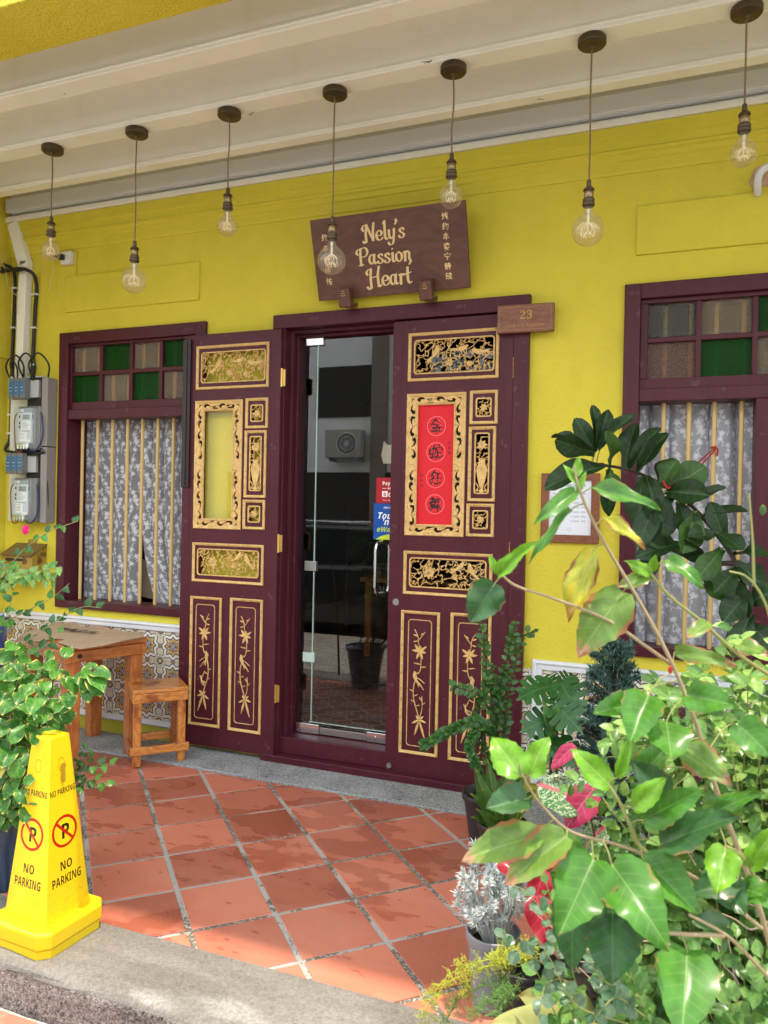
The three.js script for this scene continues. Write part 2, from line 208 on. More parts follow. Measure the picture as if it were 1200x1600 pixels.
// ---------- the shophouse
const house = thing('shophouse', 'yellow shophouse front with cream beamed porch ceiling over a red tiled floor', 'building');
{
  const s = rect(-4.75, 4.5, 0, 3.7);
  s.holes.push(rect(-4.0, -2.81, 0.82, 2.70, THREE.Path), rect(-2.316, -0.77, 0.001, 2.69, THREE.Path), rect(-0.289, 0.9, 0.82, 2.705, THREE.Path));
  // incised panels above the windows are cut as shallow grooves
  const wallG = uvM(new THREE.ExtrudeGeometry(s, { depth: 0.22, bevelEnabled: false }).translate(0, 0, -0.22));
  mesh('wall', wallG, M.wall, house);
  const panel = (x0, x1, y0, y1) => { mesh('raised_panel', bx(x0, x1, y0, y1, -0.01, 0.016, 0.007), M.wall, house); };
  panel(-3.97, -2.872, 2.84, 3.085); panel(-0.24, 0.86, 2.85, 3.10);
  const prof = poly([[-0.01, 3.272], [0.008, 3.272], [0.012, 3.285], [0.014, 3.33], [0.022, 3.336], [0.024, 3.362], [0.036, 3.370], [0.038, 3.385], [0.030, 3.392], [0.032, 3.43], [0.044, 3.438], [0.046, 3.5], [-0.01, 3.5]]);
  mesh('cornice', uvM(new THREE.ExtrudeGeometry(prof, { depth: 9.25, bevelEnabled: false }).rotateY(-PI / 2).translate(4.5, 0, 0)), M.wall, house);
  mesh('plinth', bx(-4.75, 4.5, 0.0, 0.10, 0.0005, 0.006, 0), M.base, house);
  mesh('ceiling', bx(-4.75, 4.6, 3.73, 3.9, -0.2, 1.6, 0), M.cream, house);
  { const R = rng(77), gs = []; for (let k = 0; k < 46; k++) { const x = -4.2 + R() * 5.2, z = 0.1 + R() * 1.35, beam = [[0.40, 0.475], [0.775, 0.885], [1.195, 1.305]].find(([a, b]) => z > a - 0.02 && z < b + 0.02), y = beam ? 3.497 : 3.727, n = 1 + Math.floor(R() * 4); for (let i = 0; i < n; i++) { const a = R() * 6, l = 0.012 + R() * 0.035, d = V(Math.cos(a) * l, -0.004 * R(), Math.sin(a) * l * 0.6); gs.push(tube([[x, y, z], [x + d.x * 0.5 + 0.004, y - 0.006 * R(), z + d.z * 0.6], [x + d.x, y + d.y, z + d.z]], 0.0009 + 0.0008 * R(), 5, 4)); } } stuff(mesh('cobweb', gs, M.dark, house)); }
  for (const [z0, z1] of [[0.40, 0.475], [0.775, 0.885], [1.195, 1.305]]) mesh('beam', [bx(-4.7, 4.6, 3.5, 3.735, z0, z1, 0.006), bx(-4.7, 4.6, 3.516, 3.528, z1 - 0.002, z1 + 0.006, 0.003), bx(-4.7, 4.6, 3.516, 3.528, z0 - 0.006, z0 + 0.002, 0.003)], M.cream, house);
  mesh('wall_plate', [bx(-4.5, 4.5, 3.503, 3.535, 0, 0.062, 0.004), bx(-4.5, 4.5, 3.535, 3.55, 0, 0.04, 0), bx(-4.5, 4.5, 3.65, 3.735, 0.0, 0.02, 0)], M.cream, house);
  mesh('fascia_beam', bx(-9, 9, 3.5, 3.95, 1.53, 1.81, 0.006), M.stucco, house);
  mesh('upper_wall', bx(-9, 9, 3.95, 7.4, 1.53, 1.80, 0), M.wall, house);
  mesh('roof', bx(-9, 9, 7.4, 7.6, -7, 1.8, 0), M.room, house);
  mesh('pier', bx(-4.9, -4.49, 0, 2.55, 0, 0.42, 0.004), M.wall, house); mesh('lintel', bx(-4.9, -4.47, 2.55, 3.7, 0.001, 1.53, 0.004), M.wall, house); mesh('end_wall', bx(4.5, 4.9, 0, 3.7, -0.2, 0.5, 0), M.wall, house);
  mesh('column', [bx(-5.05, -4.62, 0, 3.5, 1.5, 1.84, 0.01)], M.stucco, house);
  mesh('column', [bx(2.3, 2.72, 0, 3.5, 1.5, 1.84, 0.01)], M.stucco, house);
  // room behind the door
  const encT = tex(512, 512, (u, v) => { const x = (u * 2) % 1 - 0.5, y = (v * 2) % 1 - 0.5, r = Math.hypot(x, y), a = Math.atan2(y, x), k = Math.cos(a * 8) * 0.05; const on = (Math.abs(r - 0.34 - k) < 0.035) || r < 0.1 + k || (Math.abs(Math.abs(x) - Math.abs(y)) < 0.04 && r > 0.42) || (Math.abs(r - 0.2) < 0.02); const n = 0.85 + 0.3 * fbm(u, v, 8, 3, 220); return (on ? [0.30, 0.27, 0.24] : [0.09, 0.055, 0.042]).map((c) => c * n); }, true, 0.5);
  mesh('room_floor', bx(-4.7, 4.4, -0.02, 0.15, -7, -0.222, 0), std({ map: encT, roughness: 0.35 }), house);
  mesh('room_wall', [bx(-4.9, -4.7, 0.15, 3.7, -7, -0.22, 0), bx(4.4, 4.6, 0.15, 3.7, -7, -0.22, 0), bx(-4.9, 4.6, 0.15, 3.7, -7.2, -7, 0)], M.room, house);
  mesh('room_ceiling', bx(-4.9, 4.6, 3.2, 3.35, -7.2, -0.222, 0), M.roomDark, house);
}
solo('wiring_trunking', 'long white cable trunking running under the ceiling along the wall top', 'trunking', [bx(-4.451, 4.5, 3.562, 3.654, 0.004, 0.085, 0.006), bx(-4.4, 4.5, 3.556, 3.562, 0.0, 0.07, 0.001)], M.trunk);

// patterned dado tiles
const dadoQ = () => canvasTex(1024, 1024, (g, WW) => { for (const q of [0, 1, 2, 3]) { g.save(); g.translate(WW / 2, WW / 2); g.scale(q & 1 ? -1 : 1, q & 2 ? -1 : 1); quarter(g, WW / 2); g.restore(); } });
function quarter(g, W) {
  g.beginPath(); g.rect(0, 0, W, W); g.clip();
  const navy = '#0e1536', white = '#e4e2d8', blue = '#2a5fae', och = '#cf9a35';
  g.fillStyle = '#d6cdb4'; g.fillRect(0, 0, W, W);
  const ring = (r, w, c) => { g.strokeStyle = c; g.lineWidth = w; g.beginPath(); for (let i = 0; i <= 60; i++) { const a = i / 60 * PI / 2, q = r * (1 + 0.13 * Math.cos(a * 8) - 0.07 * Math.cos(4 * a)); g.lineTo(Math.cos(a) * q, Math.sin(a) * q); } g.stroke(); };
  g.fillStyle = '#dcbc6a'; g.beginPath(); g.moveTo(0, 0); g.arc(0, 0, 330, 0, PI / 2); g.fill(); ring(372, 138, navy); ring(372, 84, white); ring(262, 12, blue);
  g.save(); g.translate(W, W); ring(200, 70, navy); ring(200, 44, white); g.restore();
  g.save(); g.translate(W, W); g.rotate(PI); g.scale(1, 1); ring(190, 66, navy); ring(190, 40, white); g.fillStyle = navy; g.beginPath(); g.arc(0, 0, 110, 0, 7); g.fill(); g.fillStyle = '#d9cf9c'; g.beginPath(); g.arc(0, 0, 70, 0, 7); g.fill(); g.restore();
  const petal = (x, y, a, l, w, c) => { g.save(); g.translate(x, y); g.rotate(a); g.fillStyle = c; g.beginPath(); g.moveTo(0, 0); g.quadraticCurveTo(l * 0.5, w, l, 0); g.quadraticCurveTo(l * 0.5, -w, 0, 0); g.fill(); g.restore(); };
  for (const a of [0.12, 0.78, 1.44]) { petal(10, 10, a, 240, 46, navy); petal(20, 20, a, 210, 34, och); petal(30, 30, a, 120, 18, white); }
  for (const a of [0.42, 1.13]) { petal(40, 40, a, 210, 30, blue); petal(90 * Math.cos(a), 90 * Math.sin(a), a + 0.5, 90, 18, navy); petal(90 * Math.cos(a), 90 * Math.sin(a), a - 0.5, 90, 18, navy); }
  g.fillStyle = blue; g.beginPath(); g.arc(0, 0, 56, 0, 7); g.fill(); g.fillStyle = white; g.beginPath(); g.arc(0, 0, 26, 0, 7); g.fill();
  for (const [x, y] of [[W, 0], [0, W]]) { g.save(); g.translate(x, y); for (let k = 0; k < 8; k++) petal(0, 0, k * PI / 4 + 0.39, 110, 30, k % 2 ? navy : blue); g.fillStyle = och; g.beginPath(); g.arc(0, 0, 34, 0, 7); g.fill(); g.restore(); }
}
M.dado = phy({ map: dadoQ(), roughness: 0.22, clearcoat: 0.4, clearcoatRoughness: 0.1 });
function dado(label, x0, x1, y0, y1, ends) {
  const t = thing('tile_dado', label, 'tiled dado', [0, 0, 0], 0), n = 0.2;
  const variants = [[0, 0], [1, 0], [0, 1], [1, 1]].map(([fx, fy]) => { const g = bx(0, n - 0.002, 0, n - 0.002, 0, 0.009, 0.0012), p = g.attributes.position, uv = g.attributes.uv; for (let i = 0; i < p.count; i++) { const u = p.getX(i) / n, v = p.getY(i) / n; uv.setXY(i, fx ? 1 - u : u, fy ? 1 - v : v); } return g; });
  const cols = Math.ceil((x1 - x0) / n - 0.05), rows = 3;
  for (let i = 0; i < cols; i++) for (let j = 0; j < rows; j++) { const m = mesh('tile', variants[(i % 2) + 2 * (j % 2)], M.dado, t); m.position.set(x1 - (i + 1) * n, y0 + 0.036 + j * n * ((y1 - y0 - 0.085) / 0.6), 0.001); m.scale.y = (y1 - y0 - 0.085) / 0.6; }
  const gs = [bx(x0, x1, y1 - 0.052, y1, 0, 0.022, 0.006), bx(x0, x1, y1 - 0.022, y1 - 0.004, 0.0, 0.030, 0.008), bx(x0, x1, y0, y0 + 0.04, 0, 0.02, 0.006), bx(x0, x1, y0 + 0.004, y0 + 0.02, 0, 0.026, 0.008)];
  if (ends) gs.push(bx(x0 - 0.001, x0 + 0.05, y0 - 0.001, y1 + 0.001, 0, 0.024, 0.006), bx(x0 + 0.005, x0 + 0.025, y0, y1 - 0.001, 0, 0.031, 0.008));
  mesh('border_moulding', gs, M.trimWhite, t);
}
dado('patterned blue and cream tile dado with white border under the left window', -4.47, -2.32, 0.10, 0.77, false);
dado('patterned tile dado with white border right of the door behind the plants', -0.717, 1.3, 0.10, 0.757, true);

// ---------- across the street (seen in the glass door)
{
  const b = thing('opposite_house', 'plain white house across the street, seen only as a reflection in the glass door', 'building');
  mesh('wall', bx(-24, 16, -0.26, 8.5, 13, 19, 0), std({ color: rgb(0.84, 0.86, 0.88), roughness: 0.8 }), b);
  mesh('window', bx(-8.65, -7.08, 3.8, 5.07, 12.94, 13.01, 0.01), M.dark, b);
  mesh('shopfront', bx(-11, -3.5, -0.2, 2.42, 12.9, 13.01, 0.01), M.dark, b);
  mesh('pilaster', bx(-7.1, -6.72, -0.26, 8, 12.8, 13.01, 0.01), std({ color: rgb(0.25, 0.2, 0.17), roughness: 0.8 }), b);
  const ac = thing('condenser_unit', 'white air conditioner unit on the opposite house, seen in the glass door', 'air conditioner', [-7.72, 3.1, 12.7]);
  mesh('casing', new RoundedBoxGeometry(0.95, 0.7, 0.36, 2, 0.03), std({ color: rgb(0.42, 0.40, 0.36), roughness: 0.5 }), ac);
  mesh('fan_grille', [new THREE.TorusGeometry(0.26, 0.012, 6, 32).translate(0.12, 0, -0.19), new THREE.TorusGeometry(0.17, 0.008, 6, 32).translate(0.12, 0, -0.19), ...Array.from({ length: 12 }, (_, i) => new THREE.BoxGeometry(0.5, 0.008, 0.008).rotateZ(i * PI / 12).translate(0.12, 0, -0.19))], M.white, ac);
  mesh('fan', new THREE.CylinderGeometry(0.26, 0.26, 0.01, 32).rotateX(PI / 2).translate(0.12, 0, -0.183), M.dark, ac);
  for (const q of [-0.4, 0.35]) mesh('bracket', bx(q, q + 0.05, -0.42, -0.35, -0.15, 0.3, 0.01), M.steel, ac);
  const car = (label, pos, col) => {
    const c = thing('parked_car', label, 'car', pos, 0, 'cars seen in the door glass');
    const side = new THREE.Shape(); side.moveTo(-2.15, 0.25); side.lineTo(-2.2, 0.62); side.quadraticCurveTo(-2.1, 0.9, -1.3, 0.95); side.lineTo(2.1, 1.0); side.quadraticCurveTo(2.22, 0.7, 2.15, 0.28); side.closePath();
    mesh('body', plain(new THREE.ExtrudeGeometry(side, { depth: 1.6, bevelEnabled: true, bevelSize: 0.06, bevelThickness: 0.08, bevelSegments: 3 }).translate(0, 0, -0.8)), col, c);
    const cab = new THREE.Shape(); cab.moveTo(-1.35, 0.95); cab.quadraticCurveTo(-0.7, 1.46, -0.2, 1.5); cab.lineTo(1.1, 1.48); cab.quadraticCurveTo(1.7, 1.35, 1.95, 1.0); cab.closePath();
    mesh('cabin', plain(new THREE.ExtrudeGeometry(cab, { depth: 1.3, bevelEnabled: true, bevelSize: 0.05, bevelThickness: 0.1, bevelSegments: 3 }).translate(0, 0, -0.65)), phy({ color: rgb(0.02, 0.025, 0.03), roughness: 0.05 }), c);
    mesh('roof', plain(new RoundedBoxGeometry(1.5, 0.06, 1.3, 2, 0.03).translate(0.45, 1.52, 0)), col, c);
    for (const x of [-1.35, 1.35]) for (const z of [-0.82, 0.82]) { const w = mesh('wheel', new THREE.CylinderGeometry(0.32, 0.32, 0.2, 24).rotateX(PI / 2).translate(x, 0.32, z), M.black, c); mesh('rim', new THREE.CylinderGeometry(0.2, 0.2, 0.22, 20).rotateX(PI / 2).translate(x, 0.32, z), M.steel, w); }
    for (const z of [-0.55, 0.55]) mesh('headlight', new RoundedBoxGeometry(0.1, 0.14, 0.36, 2, 0.03).translate(-2.2, 0.72, z), M.white, c);
  };
  car('black parked car reflected in the glass door', [-4.6, -0.26, 5.75], phy({ color: rgb(0.012, 0.012, 0.014), roughness: 0.15, clearcoat: 1, clearcoatRoughness: 0.03 }));
  car('white parked car further back, reflected in the glass door', [-6.9, -0.26, 9.2], phy({ color: rgb(0.72, 0.72, 0.72), roughness: 0.3, clearcoat: 1, clearcoatRoughness: 0.03 }));
}
// ---------- door frame, door leaves, glass door, windows
{
  const t = thing('door_frame', 'plum painted wooden door frame with stepped threshold in the middle of the wall', 'door frame');
  mesh('jamb', [bx(-2.318, -2.236, 0.03, 2.612, -0.16, 0.030, 0.004), bx(-2.236, -2.213, 0.03, 2.6, -0.16, -0.03, 0.003), bx(-2.213, -2.198, 0.15, 2.59, -0.17, -0.075, 0.003)], M.plum, t);
  mesh('jamb', [bx(-0.851, -0.768, 0.03, 2.612, -0.16, 0.030, 0.004), bx(-0.875, -0.851, 0.03, 2.6, -0.16, -0.03, 0.003)], M.plum, t);
  mesh('head', [bx(-2.32, -0.766, 2.612, 2.695, -0.16, 0.034, 0.004), bx(-2.236, -0.851, 2.592, 2.612, -0.16, -0.03, 0.003), bx(-2.213, -0.875, 2.575, 2.592, -0.17, -0.08, 0.003)], M.plum, t);
  mesh('threshold', [bx(-2.33, -0.765, 0.0, 0.052, -0.1, 0.072, 0.006), bx(-2.25, -0.84, 0.052, 0.152, -0.2, 0.012, 0.006)], M.plum, t);
}
// carved work, in the plane of the leaf: everything returns extruded geometry
const dep = 0.007;
const leafP = (x, y, a, l, w) => { const c = Math.cos(a), s = Math.sin(a), q = [[0, 0], [0.22, 0.34], [0.5, 0.5], [0.78, 0.3], [1, 0], [0.78, -0.3], [0.5, -0.5], [0.22, -0.34]]; return poly(q.map(([u, v]) => [x + c * u * l - s * v * w, y + s * u * l + c * v * w])); };
function ribbon(pts, w0, w1 = w0, n = 14) { const cv = new THREE.CatmullRomCurve3(pts.map(([x, y]) => V(x, y, 0))), L = [], R = []; for (let i = 0; i <= n; i++) { const p = cv.getPoint(i / n), t = cv.getTangent(i / n), w = (w0 + (w1 - w0) * i / n) / 2; L.push([p.x - t.y * w, p.y + t.x * w]); R.unshift([p.x + t.y * w, p.y - t.x * w]); } return poly([...L, ...R]); }
const BIRD = [[0, 0], [6, 9], [16, 14], [24, 20], [31, 24], [40, 22], [36, 16], [34, 8], [26, -2], [14, -7], [4, -8], [-10, -12], [-30, -20], [-20, -10], [-34, -8], [-16, -2]];
const birdP = (x, y, s, a, f = 1) => { const c = Math.cos(a), n = Math.sin(a); return poly(BIRD.map(([u, v]) => [x + s * (c * u * f - n * v), y + s * (n * u * f + c * v)])); };
const cut = (shapes, d = dep, b = 0.002) => shapes.map((s) => extr(s, d, b, 4));
function flowerP(x, y, r, n, a0, out) { for (let k = 0; k < n; k++) out.push(leafP(x, y, a0 + k * 2 * PI / n, r, r * 0.52)); const d = new THREE.Shape(); d.absarc(x, y, r * 0.28, 0, 2 * PI); out.push(d); }
function fretwork(w, h, seed, cell, birds) {   // an open web of stems, leaves, flowers and birds that fills a panel
  const R = rng(seed), nx = Math.max(2, Math.round(w / cell)), ny = Math.max(2, Math.round(h / cell)), out = [], P = [];
  for (let i = 0; i <= nx; i++) { P[i] = []; for (let j = 0; j <= ny; j++) { const ed = i === 0 || j === 0 || i === nx || j === ny; P[i][j] = [-w / 2 + w * i / nx + (ed ? 0 : (R() - 0.5) * cell * 0.7), -h / 2 + h * j / ny + (ed ? 0 : (R() - 0.5) * cell * 0.7)]; } }
  const curve = (A, B, k) => { const mx = (A[0] + B[0]) / 2, my = (A[1] + B[1]) / 2; return [A, [mx - (B[1] - A[1]) * k, my + (B[0] - A[0]) * k], B]; };
  for (let i = 0; i <= nx; i++) for (let j = 0; j <= ny; j++) {
    for (const [di, dj] of [[1, 0], [0, 1], [1, 1]]) {
      const a = i + di, b = j + dj; if (a > nx || b > ny) continue;
      if ((di === 0 && (i === 0 || i === nx)) || (dj === 0 && (j === 0 || j === ny))) continue;
      if (R() > (di && dj ? 0.42 : 0.52)) continue;
      const c = curve(P[i][j], P[a][b], (R() - 0.5) * 0.7); out.push(ribbon(c, 0.0042, 0.0034, 6));
      const ang = Math.atan2(c[2][1] - c[0][1], c[2][0] - c[0][0]), l = cell * (0.55 + 0.3 * R());
      if (R() < 0.75) out.push(leafP(c[1][0], c[1][1], ang + (R() < 0.5 ? 0.7 : -0.7), l * 0.85, l * 0.4));
    }
  }
  const inb = ([x, y]) => [clamp(x, -w / 2 + 0.004, w / 2 - 0.004), clamp(y, -h / 2 + 0.004, h / 2 - 0.004)];
  for (const [x, y, s, a, f] of birds) { if (f === 0) flowerP(x * w, y * h, s, 7, a, out); else out.push(birdP(x * w, y * h, s, a, f)); }
  return cut(out.map((s) => { const p = s.curves.length && s.getPoints(6).map((q) => inb([q.x, q.y])); return p ? poly(p) : s; }).filter((s) => s.curves.length > 2));
}
function ringG(w, h, t, r, d, x, y, z) { const o = rrect(-w / 2, w / 2, -h / 2, h / 2, r); o.holes.push(rrect(-w / 2 + t, w / 2 - t, -h / 2 + t, h / 2 - t, Math.max(0.0015, r - t * 0.6), THREE.Path)); return extr(o, d, 0.0018, 5).translate(x, y, z); }
function moulding(x0, x1, y0, y1, t, z) {      // mitred picture-frame moulding with a rounded section
  const pr = [[0, 0], [0, 0.007], [0.25, 0.012], [0.6, 0.010], [1, 0.004], [1, 0]], c = [[x0, y0, 1, 1], [x1, y0, -1, 1], [x1, y1, -1, -1], [x0, y1, 1, -1]], pos = [];
  for (let k = 0; k < 4; k++) { const A = c[k], B = c[(k + 1) % 4]; for (let i = 0; i < pr.length - 1; i++) { const q = (C, [o, hh]) => [C[0] + C[2] * o * t, C[1] + C[3] * o * t, z + hh]; const a = q(A, pr[i]), b = q(B, pr[i]), d = q(A, pr[i + 1]), e = q(B, pr[i + 1]); pos.push(...a, ...b, ...e, ...a, ...e, ...d); } }
  const g = new THREE.BufferGeometry(); g.setAttribute('position', new THREE.BufferAttribute(new Float32Array(pos), 3)); g.computeVertexNormals(); return uvM(g);
}
function piercedBand(w, h, b, seed) {           // flat gold band with comma-shaped piercings
  const o = rect(-w / 2, w / 2, -h / 2, h / 2), R = rng(seed); o.holes.push(rect(-w / 2 + b, w / 2 - b, -h / 2 + b, h / 2 - b, THREE.Path));
  const comma = (x, y, a, s, f) => { const q = [[-1, 0.1], [-0.7, 0.62], [-0.1, 0.8], [0.5, 0.5], [1, -0.25], [0.55, 0.06], [0.1, 0.25], [-0.3, 0.1], [-0.25, -0.3], [-0.7, -0.35]], c = Math.cos(a), n = Math.sin(a), p = new THREE.Path(); q.forEach(([u, v], i) => { const X = x + s * (c * u * 0.98 - n * v * f * 0.78), Y = y + s * (n * u * 0.98 + c * v * f * 0.78); i ? p.lineTo(X, Y) : p.moveTo(X, Y); }); p.closePath(); return p; };
  const k = b * 0.60, step = b * 1.16;
  for (const sx of [-1, 1]) { const X = sx * (w / 2 - b * 0.48), n = Math.round((h - b * 1.6) / step); for (let i = 0; i < n; i++) { const y = -h / 2 + b * 0.8 + (i + 0.5) * (h - b * 1.6) / n; if (i === (n >> 1)) continue; o.holes.push(comma(X + (R() - 0.5) * 0.003, y, PI / 2 + (R() - 0.5) * 0.5 + (i % 2 ? PI : 0), k, i % 3 ? 1 : -1)); } }
  for (const sy of [-1, 1]) { const Y = sy * (h / 2 - b * 0.48), n = Math.round((w - b * 1.8) / step); for (let i = 0; i < n; i++) { const x = -w / 2 + b * 0.9 + (i + 0.5) * (w - b * 1.8) / n; o.holes.push(comma(x, Y, (R() - 0.5) * 0.4 + (i % 2 ? PI : 0), k, sy)); } }
  for (const sx of [-1, 1]) for (const sy of [-1, 1]) { const p = new THREE.Path(), X = sx * (w / 2 - b * 0.36), Y = sy * (h / 2 - b * 0.36), d = b * 0.26; p.moveTo(X + sx * d * 0.4, Y + sy * d * 0.4); p.lineTo(X - sx * d * 1.5, Y + sy * d * 0.3); p.lineTo(X - sx * d * 0.1, Y - sy * d * 0.1); p.lineTo(X + sx * d * 0.3, Y - sy * d * 1.5); p.closePath(); o.holes.push(p); }
  return extr(o, 0.012, 0.0015, 3);
}
function sprig(f, v) {                          // long branch with a flower, birds and bamboo leaves; f mirrors it
  const o = [], L = (x, y, a, l, w) => o.push(leafP(f * x, y, f > 0 ? a : PI - a, l, w)), rb = (p, a, b) => o.push(ribbon(p.map(([x, y]) => [f * x, y]), a, b, 20)), B = (x, y, s, a, m) => o.push(birdP(f * x, y, s, f * a, m * f));
  rb([[0.030, 0.30], [0.010, 0.262], [0.006, 0.225], [-0.004, 0.19], [-0.012, 0.13], [-0.006, 0.07], [0.006, 0.05]], 0.004, 0.005);
  rb([[-0.034, 0.29], [-0.012, 0.262], [0.006, 0.24]], 0.003, 0.005); L(0.01, 0.262, 0.3, 0.03, 0.010); L(-0.006, 0.27, 2.6, 0.028, 0.009); L(0.008, 0.236, -0.2, 0.03, 0.009);
  for (const a of [0.1, 0.9, 1.7, 2.5, 3.3, 4.3, 5.1]) L(-0.002, 0.178, a, 0.044 + 0.01 * Math.sin(a * 3), 0.016);
  L(-0.012, 0.105, 0.15, 0.046, 0.008); L(-0.010, 0.09, 3.0, 0.032, 0.008); L(0.0, 0.062, -0.5, 0.036, 0.008);
  B(0.010, 0.016, 0.00118, v ? 1.0 : 0.7, 1);
  rb([[0.016, 0.04], [0.030, -0.03], [0.028, -0.09], [0.008, -0.155], [-0.008, -0.20]], 0.006, 0.0045);
  rb([[-0.034, 0.002], [-0.006, 0.022], [0.014, 0.03]], 0.004, 0.005); rb([[-0.03, -0.035], [0.0, 0.004]], 0.003, 0.005);
  for (const [y, a] of [[-0.05, 0.4], [-0.075, 2.7], [-0.11, 0.5], [-0.13, 2.8]]) L(0.028 - Math.max(0, -y - 0.08) * 0.25, y, a, 0.028, 0.007);
  if (v) { B(-0.014, -0.115, 0.0009, -1.6, 1); rb([[-0.014, -0.1], [0.004, -0.06]], 0.004, 0.004); } else { rb([[-0.02, -0.07], [-0.022, -0.14], [-0.006, -0.2]], 0.0045, 0.004); L(-0.022, -0.1, 0.9, 0.03, 0.007); L(-0.022, -0.12, 2.4, 0.026, 0.007); }
  for (const [a, l] of [[-0.5, 0.05], [-1.3, 0.095], [-1.9, 0.11], [3.4, 0.045], [2.4, 0.036], [0.9, 0.03]]) L(-0.006, -0.205, a, l, 0.014);
  return cut(o, 0.009, 0.0028);
}
function makeLeaf(label, seed) {
  const t = thing('door_leaf', label, 'door'), y0 = 0.04, y1 = 2.604, W = 0.345;
  const slab = rect(-W, W, y0, y1), holes = [[-0.216, 0.240, 2.300, 2.488], [-0.188, 0.024, 1.452, 2.130], [0.146, 0.229, 2.052, 2.152], [0.144, 0.223, 1.633, 1.962], [0.140, 0.222, 1.442, 1.54], [-0.219, 0.219, 1.105, 1.268]];
  holes.forEach(([a, b, c, d], i) => slab.holes.push(i === 1 ? rect(-0.233, 0.069, 1.412, 2.170, THREE.Path) : rrect(a, b, c, d, i === 0 || i === 5 ? 0.018 : 0.012, THREE.Path)));
  mesh('leaf_panel', extr(slab, 0.038, 0.003), M.plum, t);
  mesh('stile', [bx(-W, -W + 0.06, y0 + 0.004, y1 - 0.004, 0.036, 0.0395, 0.0015), bx(W - 0.05, W, y0 + 0.004, y1 - 0.004, 0.036, 0.0395, 0.0015)], M.plum, t);
  const Z = 0.038;
  const frames = [[-0.252, 0.266, 2.258, 2.530], [0.110, 0.266, 2.010, 2.194], [0.108, 0.260, 1.590, 1.998], [0.104, 0.258, 1.398, 1.578], [-0.255, 0.255, 1.062, 1.306], [-0.263, -0.034, 0.166, 0.970], [0.027, 0.256, 0.164, 0.976]];
  frames.forEach(([a, b, c, d]) => mesh('gold_moulding', moulding(a, b, c, d, 0.017, Z), M.gold, t));
  const birds = [[[-0.28, 0.02, 0.0016, 0.5, 1], [0.05, 0.2, 0.0014, -0.3, 1], [0.36, 0.1, 0.0014, 0.4, -1], [-0.05, -0.2, 0.026, 0.2, 0], [0.2, -0.28, 0.02, 0, 0]], [], [[0, 0, 0.024, 0.3, 0]], [[0, 0.12, 0.03, 0.1, 0]], [[0, 0, 0.024, 0.8, 0]], [[-0.25, 0, 0.036, 0.3, 0], [0.12, 0.2, 0.0013, 0.2, 1], [0.36, 0.05, 0.0015, -0.5, -1], [0.1, -0.1, 0.02, 0.5, 0]]];
  holes.forEach(([a, b, c, d], i) => {
    if (i === 1) return; const w = b - a, h = d - c, x = (a + b) / 2, y = (c + d) / 2, big = i === 0 || i === 5;
    const gs = [ringG(w + 0.006, h + 0.006, 0.008, big ? 0.02 : 0.013, 0.008, x, y, Z - 0.003)];
    if (i === 3) { gs.push(...fretwork(w - 0.006, h * 0.5, seed + i, 0.021, birds[i]).map((g) => g.translate(x, y + h * 0.245, Z - 0.005))); const v = poly([[-0.013, -0.16], [0.013, -0.16], [0.010, -0.135], [0.026, -0.07], [0.031, -0.03], [0.022, -0.012], [0.017, 0.012], [0.02, 0.024], [-0.02, 0.024], [-0.017, 0.012], [-0.022, -0.012], [-0.031, -0.03], [-0.026, -0.07], [-0.010, -0.135]]); gs.push(extr(v, 0.009, 0.003).translate(x, y + 0.0, Z - 0.006)); gs.push(...cut([ribbon([[-0.034, 0.0], [-0.026, -0.02], [-0.036, -0.05]], 0.005), ribbon([[0.034, 0.0], [0.026, -0.02], [0.036, -0.05]], 0.005), ribbon([[-0.036, -0.155], [-0.018, -0.13], [-0.034, -0.105]], 0.006), ribbon([[0.036, -0.155], [0.018, -0.13], [0.034, -0.105]], 0.006), leafP(-0.012, -0.15, 3.0, 0.024, 0.012), leafP(0.012, -0.15, 0.14, 0.024, 0.012)]).map((g) => g.translate(x, y, Z - 0.005))); }
    else gs.push(...fretwork(w - 0.006, h - 0.006, seed + i, big ? 0.027 : 0.022, birds[i]).map((g) => g.translate(x, y, Z - 0.005)));
    mesh('fret_carving', gs, M.gold, t);
  });
  mesh('pierced_frame', [piercedBand(0.316, 0.770, 0.052, seed + 40).translate(-0.082, 1.791, Z - 0.008), moulding(-0.254, 0.090, 1.393, 2.189, 0.020, Z), ringG(0.222, 0.69, 0.006, 0.002, 0.007, -0.082, 1.791, Z + 0.002)], M.gold, t);
  mesh('frame_backing', (() => { const s = rect(-0.236, 0.072, 1.409, 2.173); s.holes.push(rect(-0.19, 0.026, 1.45, 2.132, THREE.Path)); return extr(s, 0.003).translate(0, 0, 0.014); })(), M.dark, t);
  mesh('pane', new THREE.PlaneGeometry(0.216, 0.684).translate(-0.082, 1.791, 0.022), M.glass, t);
  const lower = [[-0.1485, 0.568, 1, 0], [0.1415, 0.570, -1, 1]];
  lower.forEach(([x, y, f, v]) => {
    mesh('raised_field', extr(rect(-0.094, 0.094, -0.385, 0.385), 0.012, 0.010).translate(x, y, Z - 0.004), M.plum, t);
    mesh('inlay_line', ringG(0.140, 0.712, 0.005, 0.020, 0.004, x, y, Z + 0.0065), M.gold, t);
    mesh('carved_sprig', sprig(f * (seed % 2 ? 1 : -1), v ^ (seed % 2)).map((g) => g.translate(x, y, Z + 0.006)), M.gold, t);
  });
  return t;
}
